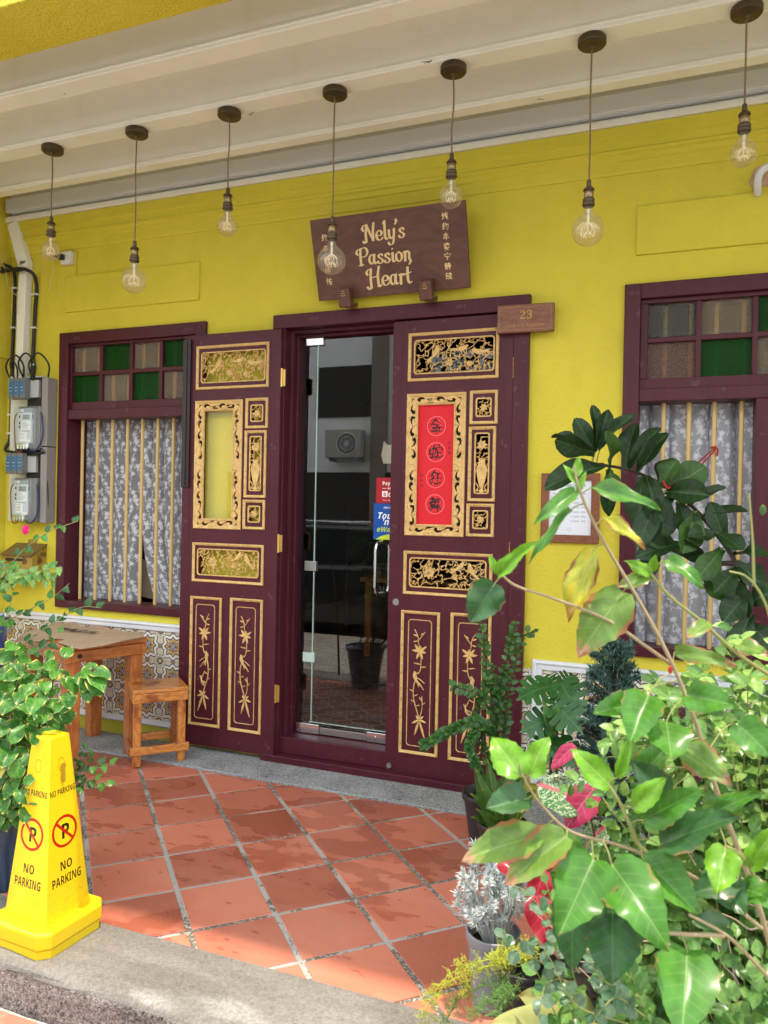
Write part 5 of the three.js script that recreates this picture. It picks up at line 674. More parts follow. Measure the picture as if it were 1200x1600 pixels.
const ML = {
  mul: leafMat(leafTex(256, 512, { base: [0.05, 0.185, 0.012], vein: [0.18, 0.34, 0.07], edge: [0.30, 0.16, 0.05], edgeAmt: 0.55, edgeW: 0.045, seed: 400 })),
  mulDark: leafMat(leafTex(256, 512, { base: [0.030, 0.105, 0.026], vein: [0.10, 0.20, 0.06], edge: [0.28, 0.14, 0.05], edgeAmt: 0.7, edgeW: 0.06, seed: 410 })),
  mulLight: leafMat(leafTex(256, 512, { base: [0.14, 0.34, 0.012], vein: [0.30, 0.5, 0.08], seed: 420 })),
  mulBrown: leafMat(leafTex(256, 512, { base: [0.13, 0.24, 0.035], vein: [0.26, 0.36, 0.10], edge: [0.30, 0.12, 0.045], edgeAmt: 1, edgeW: 0.22, tipc: [0.42, 0.23, 0.13], seed: 430 }), { roughness: 0.5 }),
  mulYellow: leafMat(leafTex(256, 512, { base: [0.36, 0.38, 0.03], vein: [0.44, 0.5, 0.09], edge: [0.20, 0.075, 0.02], edgeAmt: 1, edgeW: 0.26, tipc: [0.36, 0.16, 0.03], patch: [0.55, 0.44, 0.03], seed: 440 }), { roughness: 0.55 }),
  bush: leafMat(leafTex(64, 128, { base: [0.13, 0.27, 0.045], vein: [0.24, 0.36, 0.13], nv: 5, seed: 450, veinW: 0.02 })),
  bush2: leafMat(leafTex(64, 128, { base: [0.065, 0.17, 0.03], vein: [0.15, 0.26, 0.09], nv: 5, seed: 455, veinW: 0.02 })),
  bush3: leafMat(leafTex(64, 128, { base: [0.25, 0.40, 0.08], vein: [0.32, 0.44, 0.16], nv: 5, seed: 457, veinW: 0.02 })),
  fig: leafMat(leafTex(256, 512, { base: [0.009, 0.032, 0.006], vein: [0.06, 0.12, 0.03], nv: 6, seed: 460, veinW: 0.014 }), { transmission: 0.1, roughness: 0.5, clearcoat: 0.12, clearcoatRoughness: 0.4 }),
  fig2: leafMat(leafTex(256, 512, { base: [0.03, 0.08, 0.012], vein: [0.11, 0.19, 0.05], nv: 6, seed: 465, veinW: 0.014 }), { transmission: 0.1, roughness: 0.5, clearcoat: 0.12, clearcoatRoughness: 0.4 }),
  vine: leafMat(leafTex(64, 64, { base: [0.035, 0.13, 0.02], vein: [0.08, 0.2, 0.05], nv: 4, seed: 470, veinW: 0.03 })),
  vine2: leafMat(leafTex(64, 64, { base: [0.07, 0.18, 0.03], vein: [0.13, 0.26, 0.07], nv: 4, seed: 472, veinW: 0.03 })),
  mon: leafMat(leafTex(256, 256, { base: [0.02, 0.09, 0.014], vein: [0.07, 0.18, 0.04], nv: 6, seed: 480, veinW: 0.014 }), { transmission: 0.15 }),
  strap: leafMat(leafTex(128, 256, { base: [0.055, 0.15, 0.02], vein: [0.24, 0.28, 0.04], edge: [0.33, 0.32, 0.04], edgeAmt: 0.8, edgeW: 0.16, nv: 4, seed: 485 })),
  varie: leafMat(leafTex(256, 256, { base: [0.035, 0.15, 0.016], vein: [0.10, 0.24, 0.05], edge: [0.58, 0.52, 0.13], edgeAmt: 1, edgeW: 0.15, patch: [0.10, 0.24, 0.04], seed: 490, nv: 5 }), { clearcoat: 0.15 }),
  varie2: leafMat(leafTex(256, 256, { base: [0.08, 0.25, 0.025], vein: [0.18, 0.36, 0.08], edge: [0.62, 0.56, 0.18], edgeAmt: 1, edgeW: 0.12, patch: [0.04, 0.16, 0.02], seed: 495, nv: 5 }), { clearcoat: 0.15 }),
  varieY: leafMat(leafTex(128, 128, { base: [0.50, 0.42, 0.05], vein: [0.5, 0.46, 0.15], edge: [0.40, 0.16, 0.05], edgeAmt: 0.8, edgeW: 0.1, seed: 498, nv: 5 })),
  boug: leafMat(leafTex(128, 128, { base: [0.08, 0.25, 0.03], vein: [0.22, 0.4, 0.1], edge: [0.45, 0.5, 0.2], edgeAmt: 0.5, edgeW: 0.08, seed: 500, nv: 5 })),
  boug2: leafMat(leafTex(128, 128, { base: [0.20, 0.37, 0.08], vein: [0.34, 0.5, 0.16], seed: 503, nv: 5 })),
  boug3: leafMat(leafTex(128, 128, { base: [0.045, 0.14, 0.04], vein: [0.10, 0.22, 0.08], seed: 505, nv: 5 })),
  pink: leafMat(leafTex(64, 64, { base: [0.75, 0.02, 0.20], vein: [0.6, 0.02, 0.2], nv: 4, seed: 510 }), { roughness: 0.6, clearcoat: 0 }),
  red: leafMat(leafTex(128, 256, { base: [0.27, 0.003, 0.016], vein: [0.6, 0.10, 0.14], nv: 5, seed: 515 }), { transmission: 0.2 }),
  magenta: leafMat(leafTex(128, 256, { base: [0.34, 0.008, 0.06], vein: [0.6, 0.16, 0.22], nv: 5, seed: 517 }), { transmission: 0.25 }),
  calad: leafMat(tex(256, 256, (u, v) => { const s = Math.abs(u - 0.5) * 2, n = fbm(u, v, 40, 3, 520), m = fbm(u, v, 6, 3, 521), q = (v - s * 0.3) * 6, sd = sstep(0.16, 0.04, Math.abs(q - Math.round(q))); let c = lerp3([0.03, 0.10, 0.03], [0.08, 0.2, 0.07], m); c = lerp3(c, [0.5, 0.58, 0.42], sstep(0.56, 0.63, n) * 0.8); c = lerp3(c, [0.34, 0.45, 0.26], sd * 0.6); return lerp3(c, [0.45, 0.08, 0.12], sstep(0.13, 0.02, s) * 0.9 + sstep(0.34, 0.1, Math.hypot(s, v)) * 0.4); }, true, 1)),
  pale: leafMat(leafTex(256, 256, { base: [0.40, 0.42, 0.15], vein: [0.5, 0.5, 0.22], edge: [0.55, 0.45, 0.14], edgeAmt: 0.7, edgeW: 0.14, nv: 5, seed: 530 })),
  round: leafMat(leafTex(64, 64, { base: [0.13, 0.22, 0.13], vein: [0.2, 0.3, 0.19], nv: 4, seed: 535, veinW: 0.02 })),
  round2: leafMat(leafTex(64, 64, { base: [0.06, 0.15, 0.07], vein: [0.12, 0.22, 0.12], nv: 4, seed: 537, veinW: 0.02 })),
  fern: std({ color: rgb(0.38, 0.42, 0.03), roughness: 0.7, side: THREE.DoubleSide }), fern2: std({ color: rgb(0.13, 0.26, 0.05), roughness: 0.7, side: THREE.DoubleSide }),
  silver: std({ color: rgb(0.56, 0.61, 0.60), roughness: 0.85, side: THREE.DoubleSide }), conif: std({ color: rgb(0.06, 0.135, 0.105), roughness: 0.8, side: THREE.DoubleSide }), conif2: std({ color: rgb(0.10, 0.2, 0.155), roughness: 0.8, side: THREE.DoubleSide }),
};
const barkT = (a, b, s) => tex(128, 256, (u, v) => lerp3(a, b, fbm(u, v, 12, 4, s)), true, 0.15, 0.3);
const bark = std({ map: barkT([0.11, 0.075, 0.045], [0.30, 0.22, 0.14], 540), roughness: 0.85 }), greenStem = std({ color: rgb(0.24, 0.25, 0.08), roughness: 0.6 }), paleStem = std({ map: barkT([0.20, 0.145, 0.08], [0.38, 0.31, 0.18], 545), roughness: 0.7 }), darkStem = std({ color: rgb(0.035, 0.022, 0.016), roughness: 0.8 }), twig = std({ color: rgb(0.42, 0.31, 0.22), roughness: 0.85 });
const soil = std({ color: rgb(0.035, 0.024, 0.017), roughness: 0.95, bumpMap: speckB, bumpScale: 0.01 });
const _m = new THREE.Matrix4(), _x = V(), _y = V(), _z = V();
function frame(B, T, w, N) {            // matrix that lays a unit leaf from B to T, width w, facing N
  _y.subVectors(T, B); const L = _y.length() || 1e-4; _y.divideScalar(L); _z.copy(N).addScaledVector(_y, -N.dot(_y)); if (_z.lengthSq() < 1e-5) _z.set(0.1, 1, 0.3).addScaledVector(_y, -_y.y); _z.normalize(); _x.crossVectors(_y, _z);
  return new THREE.Matrix4().makeBasis(_x.clone().multiplyScalar(w), _y.clone().multiplyScalar(L), _z.clone().multiplyScalar((w + L) / 2)).setPosition(B);
}
function facing(p, R, up = 0.9, jit = 0.6) { return CAM.clone().sub(p).normalize().add(V((R() - 0.5) * jit, up + (R() - 0.5) * jit, (R() - 0.5) * jit)).normalize(); }
function setLeaves(parent, list, name = 'leaf', most = 290) {   // list: { m: Matrix4, g: geometry, mat }
  const d = V(); list.forEach((l) => { l.d = d.setFromMatrixPosition(l.m).distanceTo(CAM); }); list.sort((a, b) => a.d - b.d);
  list.slice(0, most).forEach((l) => { const o = mesh(name, l.g, l.mat, parent); l.m.decompose(o.position, o.quaternion, o.scale); });
  const rest = new Map(); list.slice(most).forEach((l) => { const k = l.g.uuid + l.mat.uuid; if (!rest.has(k)) rest.set(k, []); rest.get(k).push(l); });
  const all = [...rest.values()].flat(); if (!all.length) return;
  const byMat = new Map(); all.forEach((l) => { if (!byMat.has(l.mat)) byMat.set(l.mat, []); byMat.get(l.mat).push(l.g.index ? l.g.clone().applyMatrix4(l.m).toNonIndexed() : l.g.clone().applyMatrix4(l.m)); });
  for (const [mat, gs] of byMat) stuff(mesh('foliage', mergeGeometries(gs), mat, parent));
}
function plant(name, label, category, group) { return thing(name, label, category, [0, 0, 0], 0, group); }
const shoot = (pts) => new THREE.CatmullRomCurve3(pts.map(vec));
// leaves along a shoot: alternate, pointing outwards and forwards
function along(cv, { n, l0, l1, wr, t0 = 0.1, geos, mats, R, up = 0.9, spread = 1, list, jit = 0.7, sag = 0.1 }) {
  for (let i = 0; i < n; i++) {
    const t = t0 + (1 - t0) * (i + R() * 0.5) / n, p = cv.getPointAt(Math.min(1, t)), tg = cv.getTangentAt(Math.min(1, t)), a = i * 2.4 + R() * 1.2, s = V(Math.cos(a), Math.sin(a) * 0.6 + 0.15, Math.sin(a)).cross(tg).normalize();
    const dir = s.multiplyScalar(spread).add(tg.multiplyScalar(0.55)).add(V(0, -sag, 0)).normalize(), L = l0 + (l1 - l0) * R();
    const T = p.clone().addScaledVector(dir, L); list.push({ m: frame(p, T, L * wr * (0.85 + 0.3 * R()), facing(p, R, up, jit)), g: geos[Math.floor(R() * geos.length)], mat: mats[Math.floor(R() * mats.length)] });
  }
}
function handLeaves(t, rows, geos, mats, seed, petioleR, from, jit = 0.5) {   // rows: [base, tip, width, kind]
  const R = rng(seed), list = [];
  for (const r of rows) { const B = V(r[0], r[1], r[2]), T = V(r[3], r[4], r[5]); list.push({ m: frame(B, T, r[6], facing(B, R, 0.55, jit)), g: geos[Math.floor(R() * geos.length)], mat: mats[r[7] || 0] }); }
  setLeaves(t, list);
  if (from) { const st = []; for (const r of rows) { const B = V(r[0], r[1], r[2]); let best = null, bd = 9; for (const cv of from) for (let i = 0; i <= 60; i++) { const p = cv.getPoint(i / 60), d = p.distanceTo(B) + 0.15 * Math.abs(p.z - B.z); if (d < bd) { bd = d; best = p; } } if (bd > 0.004 && bd < 0.3) { const dir = V(r[3], r[4], r[5]).sub(B).normalize(); const mid = best.clone().lerp(B, 0.6).add(V(0, bd * 0.12, 0)); st.push(taper([best, mid, B, B.clone().addScaledVector(dir, 0.008)], petioleR * 1.1, petioleR * 0.8, 8, 5)); } } st.forEach((g) => mesh('leaf_stalk', g, greenStem, t)); }
}
function pot(label, name, [x, y, z], r0, r1, h, mat, group) { const t = thing(name, label, 'pot', [x, y, z], 0, group); mesh('body', lathe([[0.001, 0], [r0, 0], [r0 * 1.02, 0.01], [r1, h - 0.03], [r1 * 1.07, h - 0.028], [r1 * 1.08, h - 0.004], [r1 * 1.04, h], [r1 * 0.97, h], [r1 * 0.95, h - 0.05], [0.001, h - 0.051]], 36), mat, t); mesh('soil', lathe([[0.001, h - 0.035], [r1 * 0.955, h - 0.045]], 24), soil, t); return t; }
const plasticGrey = std({ color: rgb(0.20, 0.205, 0.23), roughness: 0.4 }), plasticBlack = std({ color: rgb(0.02, 0.02, 0.022), roughness: 0.45 }), clay = std({ map: concT([0.36, 0.15, 0.08], 0.25, 550, 0.4, 0.3), roughness: 0.85 });
const blueGlaze = phy({ map: tex(256, 256, (u, v) => { const n = fbm(u, v, 6, 4, 555), d = vnoise(u * 60, v * 12, 60, 556); return lerp3([0.012, 0.026, 0.075], [0.07, 0.12, 0.22], sstep(0.35, 0.75, n * 0.7 + d * 0.3)); }, true, 1), roughness: 0.2, clearcoat: 0.8, clearcoatRoughness: 0.08 });

// mulberry shrub in the right foreground
{
  const t = plant('mulberry_shrub', 'mulberry shrub with large glossy serrated leaves and bare upright stem, nearest at right', 'shrub');
  const br = [
    [[[0.216,0.583,2.45], [0.142,0.843,2.5], [0.076,1.027,2.55], [0.045,1.13,2.58], [0.016,1.217,2.6], [-0.026,1.313,2.62], [-0.081,1.414,2.64], [-0.125,1.487,2.65], [-0.156,1.549,2.66], [-0.175,1.598,2.66], [-0.18,1.625,2.66]], 0.0058, 0.0024],
    [[[-0.009,1.272,2.6], [-0.063,1.314,2.63], [-0.111,1.35,2.66], [-0.164,1.374,2.68], [-0.217,1.393,2.7], [-0.276,1.414,2.72], [-0.303,1.441,2.73]], 0.0034, 0.0022],
    [[[0.153,0.786,2.5], [0.051,0.894,2.6], [-0.033,0.957,2.68], [-0.093,0.986,2.72], [-0.162,1.011,2.76], [-0.202,1.051,2.78], [-0.229,1.096,2.8], [-0.24,1.123,2.8]], 0.0038, 0.002],
    [[[0.197,0.668,2.5], [0.13,0.777,2.6], [0.078,0.863,2.7], [0.023,0.907,2.75]], 0.0036, 0.0025],
    [[[0.078,0.859,2.7], [0.019,0.874,2.75], [-0.026,0.883,2.78]], 0.004, 0.003],
    [[[-0.022,0.955,2.68], [-0.053,0.981,2.7], [-0.068,1.021,2.72], [-0.086,1.062,2.73], [-0.105,1.089,2.73]], 0.004, 0.0025],
    [[[0.176,1.227,2.4], [0.104,1.279,2.45], [0.045,1.337,2.5], [-0.018,1.391,2.54], [-0.056,1.438,2.56]], 0.004, 0.0025],
    [[[0.199,1.143,2.4], [0.146,1.385,2.5], [0.112,1.432,2.52], [0.085,1.439,2.52]], 0.0035, 0.002],
    [[[0.127,1.414,2.51], [0.123,1.491,2.52], [0.116,1.561,2.53], [0.114,1.584,2.53]], 0.0028, 0.0015],
    [[[0.142,0.843,2.5], [0.122,0.944,2.62], [0.097,0.983,2.66], [0.079,0.997,2.68]], 0.005, 0.003],
  ];
  br.forEach(([p, a, b], i) => mesh('branch', taper(p, a, b, 40, 8), i === 0 ? paleStem : i < 5 ? paleStem : greenStem, t));
  const cvs = br.map(([p]) => shoot(p));
  const geos = variants({ prof: PROF.heart, nu: 12, nv: 8, fold: 0.42, droop: 0.5, wave: 0.07, curl: 0.5 }, 9, 600);
  // finely toothed margins
  geos.forEach((g) => { const p = g.attributes.position; for (let i = 0; i <= 12; i++) for (const j of [0, 8]) { const k = i * 9 + j; p.setX(k, p.getX(k) * (i % 2 ? 1.05 : 0.95)); } g.computeVertexNormals(); });
  const rows = [
    [-0.145,1.586,2.66,-0.044,1.56,2.74,0.0305,0], [-0.177,1.578,2.66,-0.227,1.535,2.74,0.0270,0], [-0.184,1.546,2.66,-0.244,1.464,2.72,0.0170,0], [-0.125,1.532,2.65,-0.059,1.496,2.72,0.0242,4], [-0.144,1.477,2.65,-0.188,1.367,2.7,0.0476,4], [-0.094,1.401,2.63,-0.157,1.312,2.7,0.0722,3],
    [-0.174,1.591,2.66,-0.196,1.63,2.66,0.0115,2], [-0.175,1.606,2.66,-0.173,1.64,2.66,0.0160,2], [-0.173,1.577,2.66,-0.161,1.614,2.66,0.0114,2], [-0.304,1.413,2.73,-0.336,1.35,2.76,0.0563,1], [-0.298,1.427,2.73,-0.243,1.487,2.74,0.0246,2], [-0.305,1.434,2.73,-0.313,1.462,2.73,0.0136,2],
    [-0.023,1.457,2.55,0.032,1.431,2.6,0.0313,0], [-0.05,1.431,2.56,-0.084,1.454,2.6,0.0224,2], [-0.053,1.427,2.56,-0.1,1.411,2.6,0.0271,0], [-0.047,1.439,2.56,-0.043,1.461,2.58,0.0165,2], [0.053,1.34,2.5,0.018,1.32,2.55,0.0285,3], [0.108,1.294,2.45,0.147,1.294,2.5,0.0312,3], [-0.004,1.289,2.55,0.082,1.289,2.6,0.0276,3],
    [-0.07,1.208,2.66,-0.125,1.206,2.72,0.0396,0], [-0.047,1.226,2.66,-0.068,1.176,2.74,0.0584,0], [0.015,1.225,2.62,0.082,1.233,2.68,0.0478,0], [-0.016,1.185,2.66,-0.006,1.155,2.74,0.0640,0], [0.015,1.134,2.62,0.075,1.111,2.68,0.0479,0],
    [-0.238,1.103,2.8,-0.288,1.159,2.78,0.0494,2], [-0.222,1.107,2.8,-0.205,1.166,2.8,0.0420,2], [-0.227,1.065,2.79,-0.279,1.064,2.84,0.0483,1], [-0.206,1.004,2.78,-0.319,0.979,2.84,0.0571,3], [-0.165,1.006,2.77,-0.245,0.948,2.84,0.0543,3],
    [-0.101,1.085,2.73,-0.157,1.141,2.74,0.0387,2], [-0.089,1.101,2.73,-0.07,1.17,2.72,0.0171,2], [-0.063,1.057,2.74,-0.018,1.118,2.76,0.0332,2], [-0.048,1.033,2.72,0.029,1.107,2.76,0.0455,0], [-0.02,0.997,2.72,0.071,1.081,2.78,0.0590,1], [0.059,1.032,2.64,0.118,1.091,2.68,0.0320,0],
    [0.078,1.002,2.7,0.066,0.965,2.76,0.0448,2], [0.12,0.951,2.64,0.147,1.029,2.66,0.0319,2], [-0.123,0.971,2.76,-0.152,0.908,2.86,0.0796,0], [-0.093,0.967,2.76,-0.014,0.935,2.86,0.0775,0], [-0.048,0.971,2.72,0.033,0.934,2.78,0.0596,0], [-0.092,0.902,2.74,-0.086,0.823,2.82,0.0823,1],
    [-0.155,0.907,2.74,-0.151,0.815,2.8,0.0592,1], [0.023,0.86,2.77,0.02,0.82,2.88,0.0787,0], [0.099,0.935,2.66,0.036,0.923,2.7,0.0424,1], [0.111,0.906,2.62,0.157,0.919,2.66,0.0471,0], [-0.166,0.948,2.76,-0.181,0.919,2.78,0.0297,0], [0.09,0.854,2.66,0.045,0.877,2.7,0.0403,1], [0.063,0.93,2.6,0.108,0.89,2.66,0.0546,1], [-0.061,1.05,2.56,-0.017,1.133,2.6,0.0468,0], [0.103,1.156,2.5,0.153,1.127,2.54,0.0583,0], [-0.152,0.954,2.7,-0.186,0.997,2.74,0.0374,0], [-0.015,1.041,2.6,-0.058,1.094,2.64,0.0455,1],
  ];
  rows.forEach((r) => { const c = rng(Math.round(Math.abs(r[0] * r[4]) * 1e5)); r[6] *= 1.2; if (!r[7] && c() < 0.22) r[7] = 3; for (let k = 0; k < 3; k++) r[3 + k] = r[k] + (r[3 + k] - r[k]) * (1.08 + 0.1 * c()); });
  handLeaves(t, rows, geos, [ML.mul, ML.mulDark, ML.mulLight, ML.mulBrown, ML.mulYellow], 601, 0.0013, cvs);
  const berry = (p, s, m) => { const R = rng(Math.round(p[0] * 1e4)), gs = []; for (let i = 0; i < 26; i++) { const a = i * 2.4, v = (i / 25) * 2 - 1, q = Math.sqrt(Math.max(0, 1 - v * v)); gs.push(plain(new THREE.IcosahedronGeometry(s * 0.34, 1).translate(p[0] + Math.cos(a) * q * s * 0.7, p[1] + v * s * 1.3, p[2] + Math.sin(a) * q * s * 0.7))); } return mesh('berry', gs, m, t); };
  const redB = std({ color: rgb(0.42, 0.015, 0.02), roughness: 0.35 }), darkB = std({ color: rgb(0.06, 0.008, 0.02), roughness: 0.35 });
  berry([-0.012,1.268,2.62], 0.0042, redB); berry([0.018,1.106,2.62], 0.006, redB); berry([0.009,1.195,2.62], 0.007, darkB); berry([0.037,1.084,2.61], 0.007, darkB); berry([0.138,1.553,2.52], 0.006, std({ color: rgb(0.05, 0.12, 0.03), roughness: 0.4 }));
}
// dense small-leaved bush at right
{
  const t = plant('small_leaved_bush', 'dense bush of small pale green oval leaves filling the lower right corner', 'bush'), R = rng(620), list = [], stems = [];
  const geos = variants({ prof: PROF.oval, nu: 4, nv: 2, fold: 0.3, droop: 0.3, wave: 0 }, 4, 621);
  const root = V(0.16, 0.0, 1.98);
  for (let k = 0; k < 260; k++) {
    const a = R() * 2 * PI, q = Math.sqrt(R()), hgt = 0.35 + 1.05 * R(), tx = 0.24 + Math.cos(a) * q * 0.44, tip = V(tx, Math.min(hgt * (1 - 0.1 * q), 1.02 + 1.1 * Math.max(0, tx + 0.08)), 1.98 + Math.sin(a) * q * 0.38);
    const mid = root.clone().lerp(tip, 0.55).add(V((R() - 0.5) * 0.1, 0.06, (R() - 0.5) * 0.1)), over = tip.clone().add(V((tip.x - 0.17) * 0.25, -0.02 - 0.05 * R(), (R() - 0.3) * 0.12)), cv = shoot([root.clone().add(V((R() - 0.5) * 0.15, 0, (R() - 0.5) * 0.15)), mid, tip, over]);
    stems.push(taper([cv.getPoint(0), cv.getPoint(0.3), cv.getPoint(0.6), cv.getPoint(1)], 0.0035, 0.0012, 10, 5));
    along(cv, { n: 36, l0: 0.036, l1: 0.056, wr: 0.56, t0: 0.35, geos, mats: [ML.bush, ML.bush, ML.bush2, ML.bush3], R, up: 0.9, list, jit: 1.3 });
  }
  for (let k = 0; k < 170; k++) {       // low skirt towards the viewer
    const b = V(-0.12 + R() * 0.5, 0.0, 2.15 + R() * 0.2), tip = b.clone().add(V((R() - 0.6) * 0.3, 0.1 + 0.62 * R(), 0.05 + R() * 0.3)), cv = shoot([b, b.clone().lerp(tip, 0.5).add(V(0, 0.06, 0)), tip]);
    stems.push(taper([cv.getPoint(0), cv.getPoint(0.5), cv.getPoint(1)], 0.0028, 0.001, 8, 5));
    along(cv, { n: 28, l0: 0.03, l1: 0.05, wr: 0.58, t0: 0.2, geos, mats: [ML.bush, ML.bush2, ML.bush2], R, up: 0.8, list, jit: 1.3 });
  }
  setLeaves(t, list); stuff(mesh('stems', stems, greenStem, t));
  const tw = []; for (let k = 0; k < 34; k++) { const b = V(-0.12 + R() * 0.45, 0.05 + R() * 0.8, 2.2 + R() * 0.2), e = b.clone().add(V((R() - 0.5) * 0.4, (R() - 0.35) * 0.22, (R() - 0.5) * 0.1)); tw.push(taper([b, b.clone().lerp(e, 0.4).add(V(0, (R() - 0.5) * 0.06, 0)), b.clone().lerp(e, 0.7).add(V(0, (R() - 0.5) * 0.05, 0)), e], 0.0026, 0.001, 12, 5)); }
  stuff(mesh('dry_twigs', tw, twig, t));
}
// fiddle-leaf fig by the right window
{
  const t = plant('fiddle_leaf_fig', 'dark fiddle-leaf fig leaning across the right window, tied back with a red cord', 'plant');
  const cvp = [[[0.291,0.781,0.95], [0.249,1.172,0.9], [0.2,1.359,0.85], [0.132,1.466,0.8], [0.05,1.566,0.76], [-0.061,1.655,0.74], [-0.2,1.721,0.74], [-0.356,1.751,0.74]], [[0.2,1.359,0.85], [0.1,1.352,0.8], [0.018,1.377,0.78], [-0.08,1.42,0.77]], [[0.245,1.172,0.9], [0.136,1.231,0.84], [0.043,1.298,0.8]]];
  cvp.forEach((p) => mesh('branch', taper(p, 0.011, 0.006, 30, 7), darkStem, t));
  const geos = variants({ prof: PROF.fiddle, nu: 10, nv: 6, fold: 0.55, droop: 0.5, wave: 0.07, curl: 0.2 }, 6, 640);
  handLeaves(t, [
    [-0.343,1.794,0.74,-0.455,1.826,0.82,0.1077,0], [-0.343,1.799,0.74,-0.413,1.932,0.78,0.0811,0], [-0.341,1.81,0.74,-0.334,1.959,0.76,0.0647,0], [-0.336,1.81,0.74,-0.275,1.955,0.76,0.0753,0], [-0.323,1.81,0.74,-0.246,1.923,0.8,0.0640,0], [-0.349,1.794,0.74,-0.504,1.918,0.72,0.0493,0], [-0.3,1.74,0.74,-0.499,1.69,0.86,0.1232,0], [-0.29,1.74,0.74,-0.251,1.81,0.86,0.0897,1], [-0.218,1.721,0.74,-0.195,1.886,0.76,0.0850,0], [-0.197,1.721,0.74,-0.139,1.883,0.78,0.0791,0], [-0.167,1.713,0.74,-0.088,1.834,0.8,0.0785,0], [-0.277,1.721,0.74,-0.294,1.553,0.8,0.0693,0], [-0.29,1.726,0.74,-0.242,1.65,0.84,0.0741,1],
    [-0.149,1.694,0.74,-0.158,1.548,0.84,0.1201,0], [-0.076,1.65,0.74,-0.079,1.776,0.7,0.0898,0], [-0.048,1.639,0.75,0.052,1.73,0.72,0.1303,1], [-0.071,1.65,0.75,-0.038,1.752,0.78,0.1092,1], [-0.056,1.634,0.75,0.047,1.623,0.84,0.1178,0], [0.026,1.573,0.76,0.134,1.656,0.78,0.0715,0], [-0.09,1.623,0.76,-0.156,1.459,0.86,0.1034,0], [-0.07,1.613,0.76,-0.041,1.485,0.86,0.1128,0], [0.052,1.553,0.78,0.044,1.413,0.88,0.1158,1], [0.085,1.533,0.78,0.22,1.561,0.76,0.0962,0], [-0.003,1.423,0.78,-0.141,1.386,0.88,0.1022,0], [0.003,1.392,0.78,-0.132,1.461,0.84,0.0925,1], [0.132,1.474,0.8,0.207,1.419,0.86,0.0893,0], [0.151,1.41,0.82,0.077,1.322,0.9,0.1039,1], [0.089,1.307,0.82,0.165,1.224,0.9,0.1136,1], [0.133,1.459,0.8,0.061,1.483,0.88,0.0898,0], [0.19,1.387,0.83,0.263,1.436,0.88,0.0880,0], [0.2,1.359,0.85,0.281,1.318,0.9,0.0969,0], [0.2,1.335,0.86,0.131,1.265,0.94,0.0922,0], [0.234,1.241,0.88,0.154,1.185,0.96,0.1057,0], [0.241,1.205,0.88,0.304,1.251,0.94,0.1002,0], [-0.08,1.415,0.78,-0.149,1.317,0.84,0.0878,0], [-0.136,1.694,0.74,-0.082,1.575,0.82,0.0938,0], [-0.011,1.59,0.76,0.039,1.477,0.84,0.1021,0], [-0.036,1.613,0.76,-0.104,1.511,0.84,0.0979,0], [0.178,1.31,0.86,0.22,1.175,0.94,0.1112,0], [0.249,1.172,0.9,0.198,1.06,0.98,0.1094,0], [0.25,1.136,0.9,0.303,1.093,0.98,0.1087,0], [0.1,1.352,0.8,0.028,1.427,0.86,0.0854,0], [0.168,1.43,0.8,0.112,1.554,0.82,0.0852,0],
  ].map((r) => { const c = rng(Math.round(r[3] * 1e4)); for (let k = 0; k < 3; k++) r[3 + k] = r[k] + (r[3 + k] - r[k]) * 1.22 + (c() - 0.5) * 0.05; r[6] *= 1.02; return r; }), geos, [ML.fig, ML.fig2], 641, 0.003, cvp.map(shoot), 1.3);
  const rope = solo('red_string', 'red string tying the fiddle-leaf fig to a yellow bar of the right window', 'string', [tube([[-0.061,1.662,0.76], [0.025,1.737,0.45], [0.147,1.872,-0.06]], 0.0035, 20, 6), tube([[-0.046,1.649,0.77], [0.038,1.717,0.45], [0.15,1.863,-0.06]], 0.0035, 20, 6), tube([[0.002,1.676,0.76], [0.07,1.754,0.4], [0.153,1.869,-0.06]], 0.003, 20, 6), tube([[0.133,1.876,-0.068], [0.147,1.882,-0.062], [0.162,1.87,-0.066], [0.16,1.837,-0.062]], 0.005, 16, 6), tube([[-0.071,1.675,0.76], [-0.051,1.647,0.77], [-0.032,1.663,0.76]], 0.005, 12, 6)], std({ color: rgb(0.42, 0.012, 0.03), roughness: 0.7 }));
}
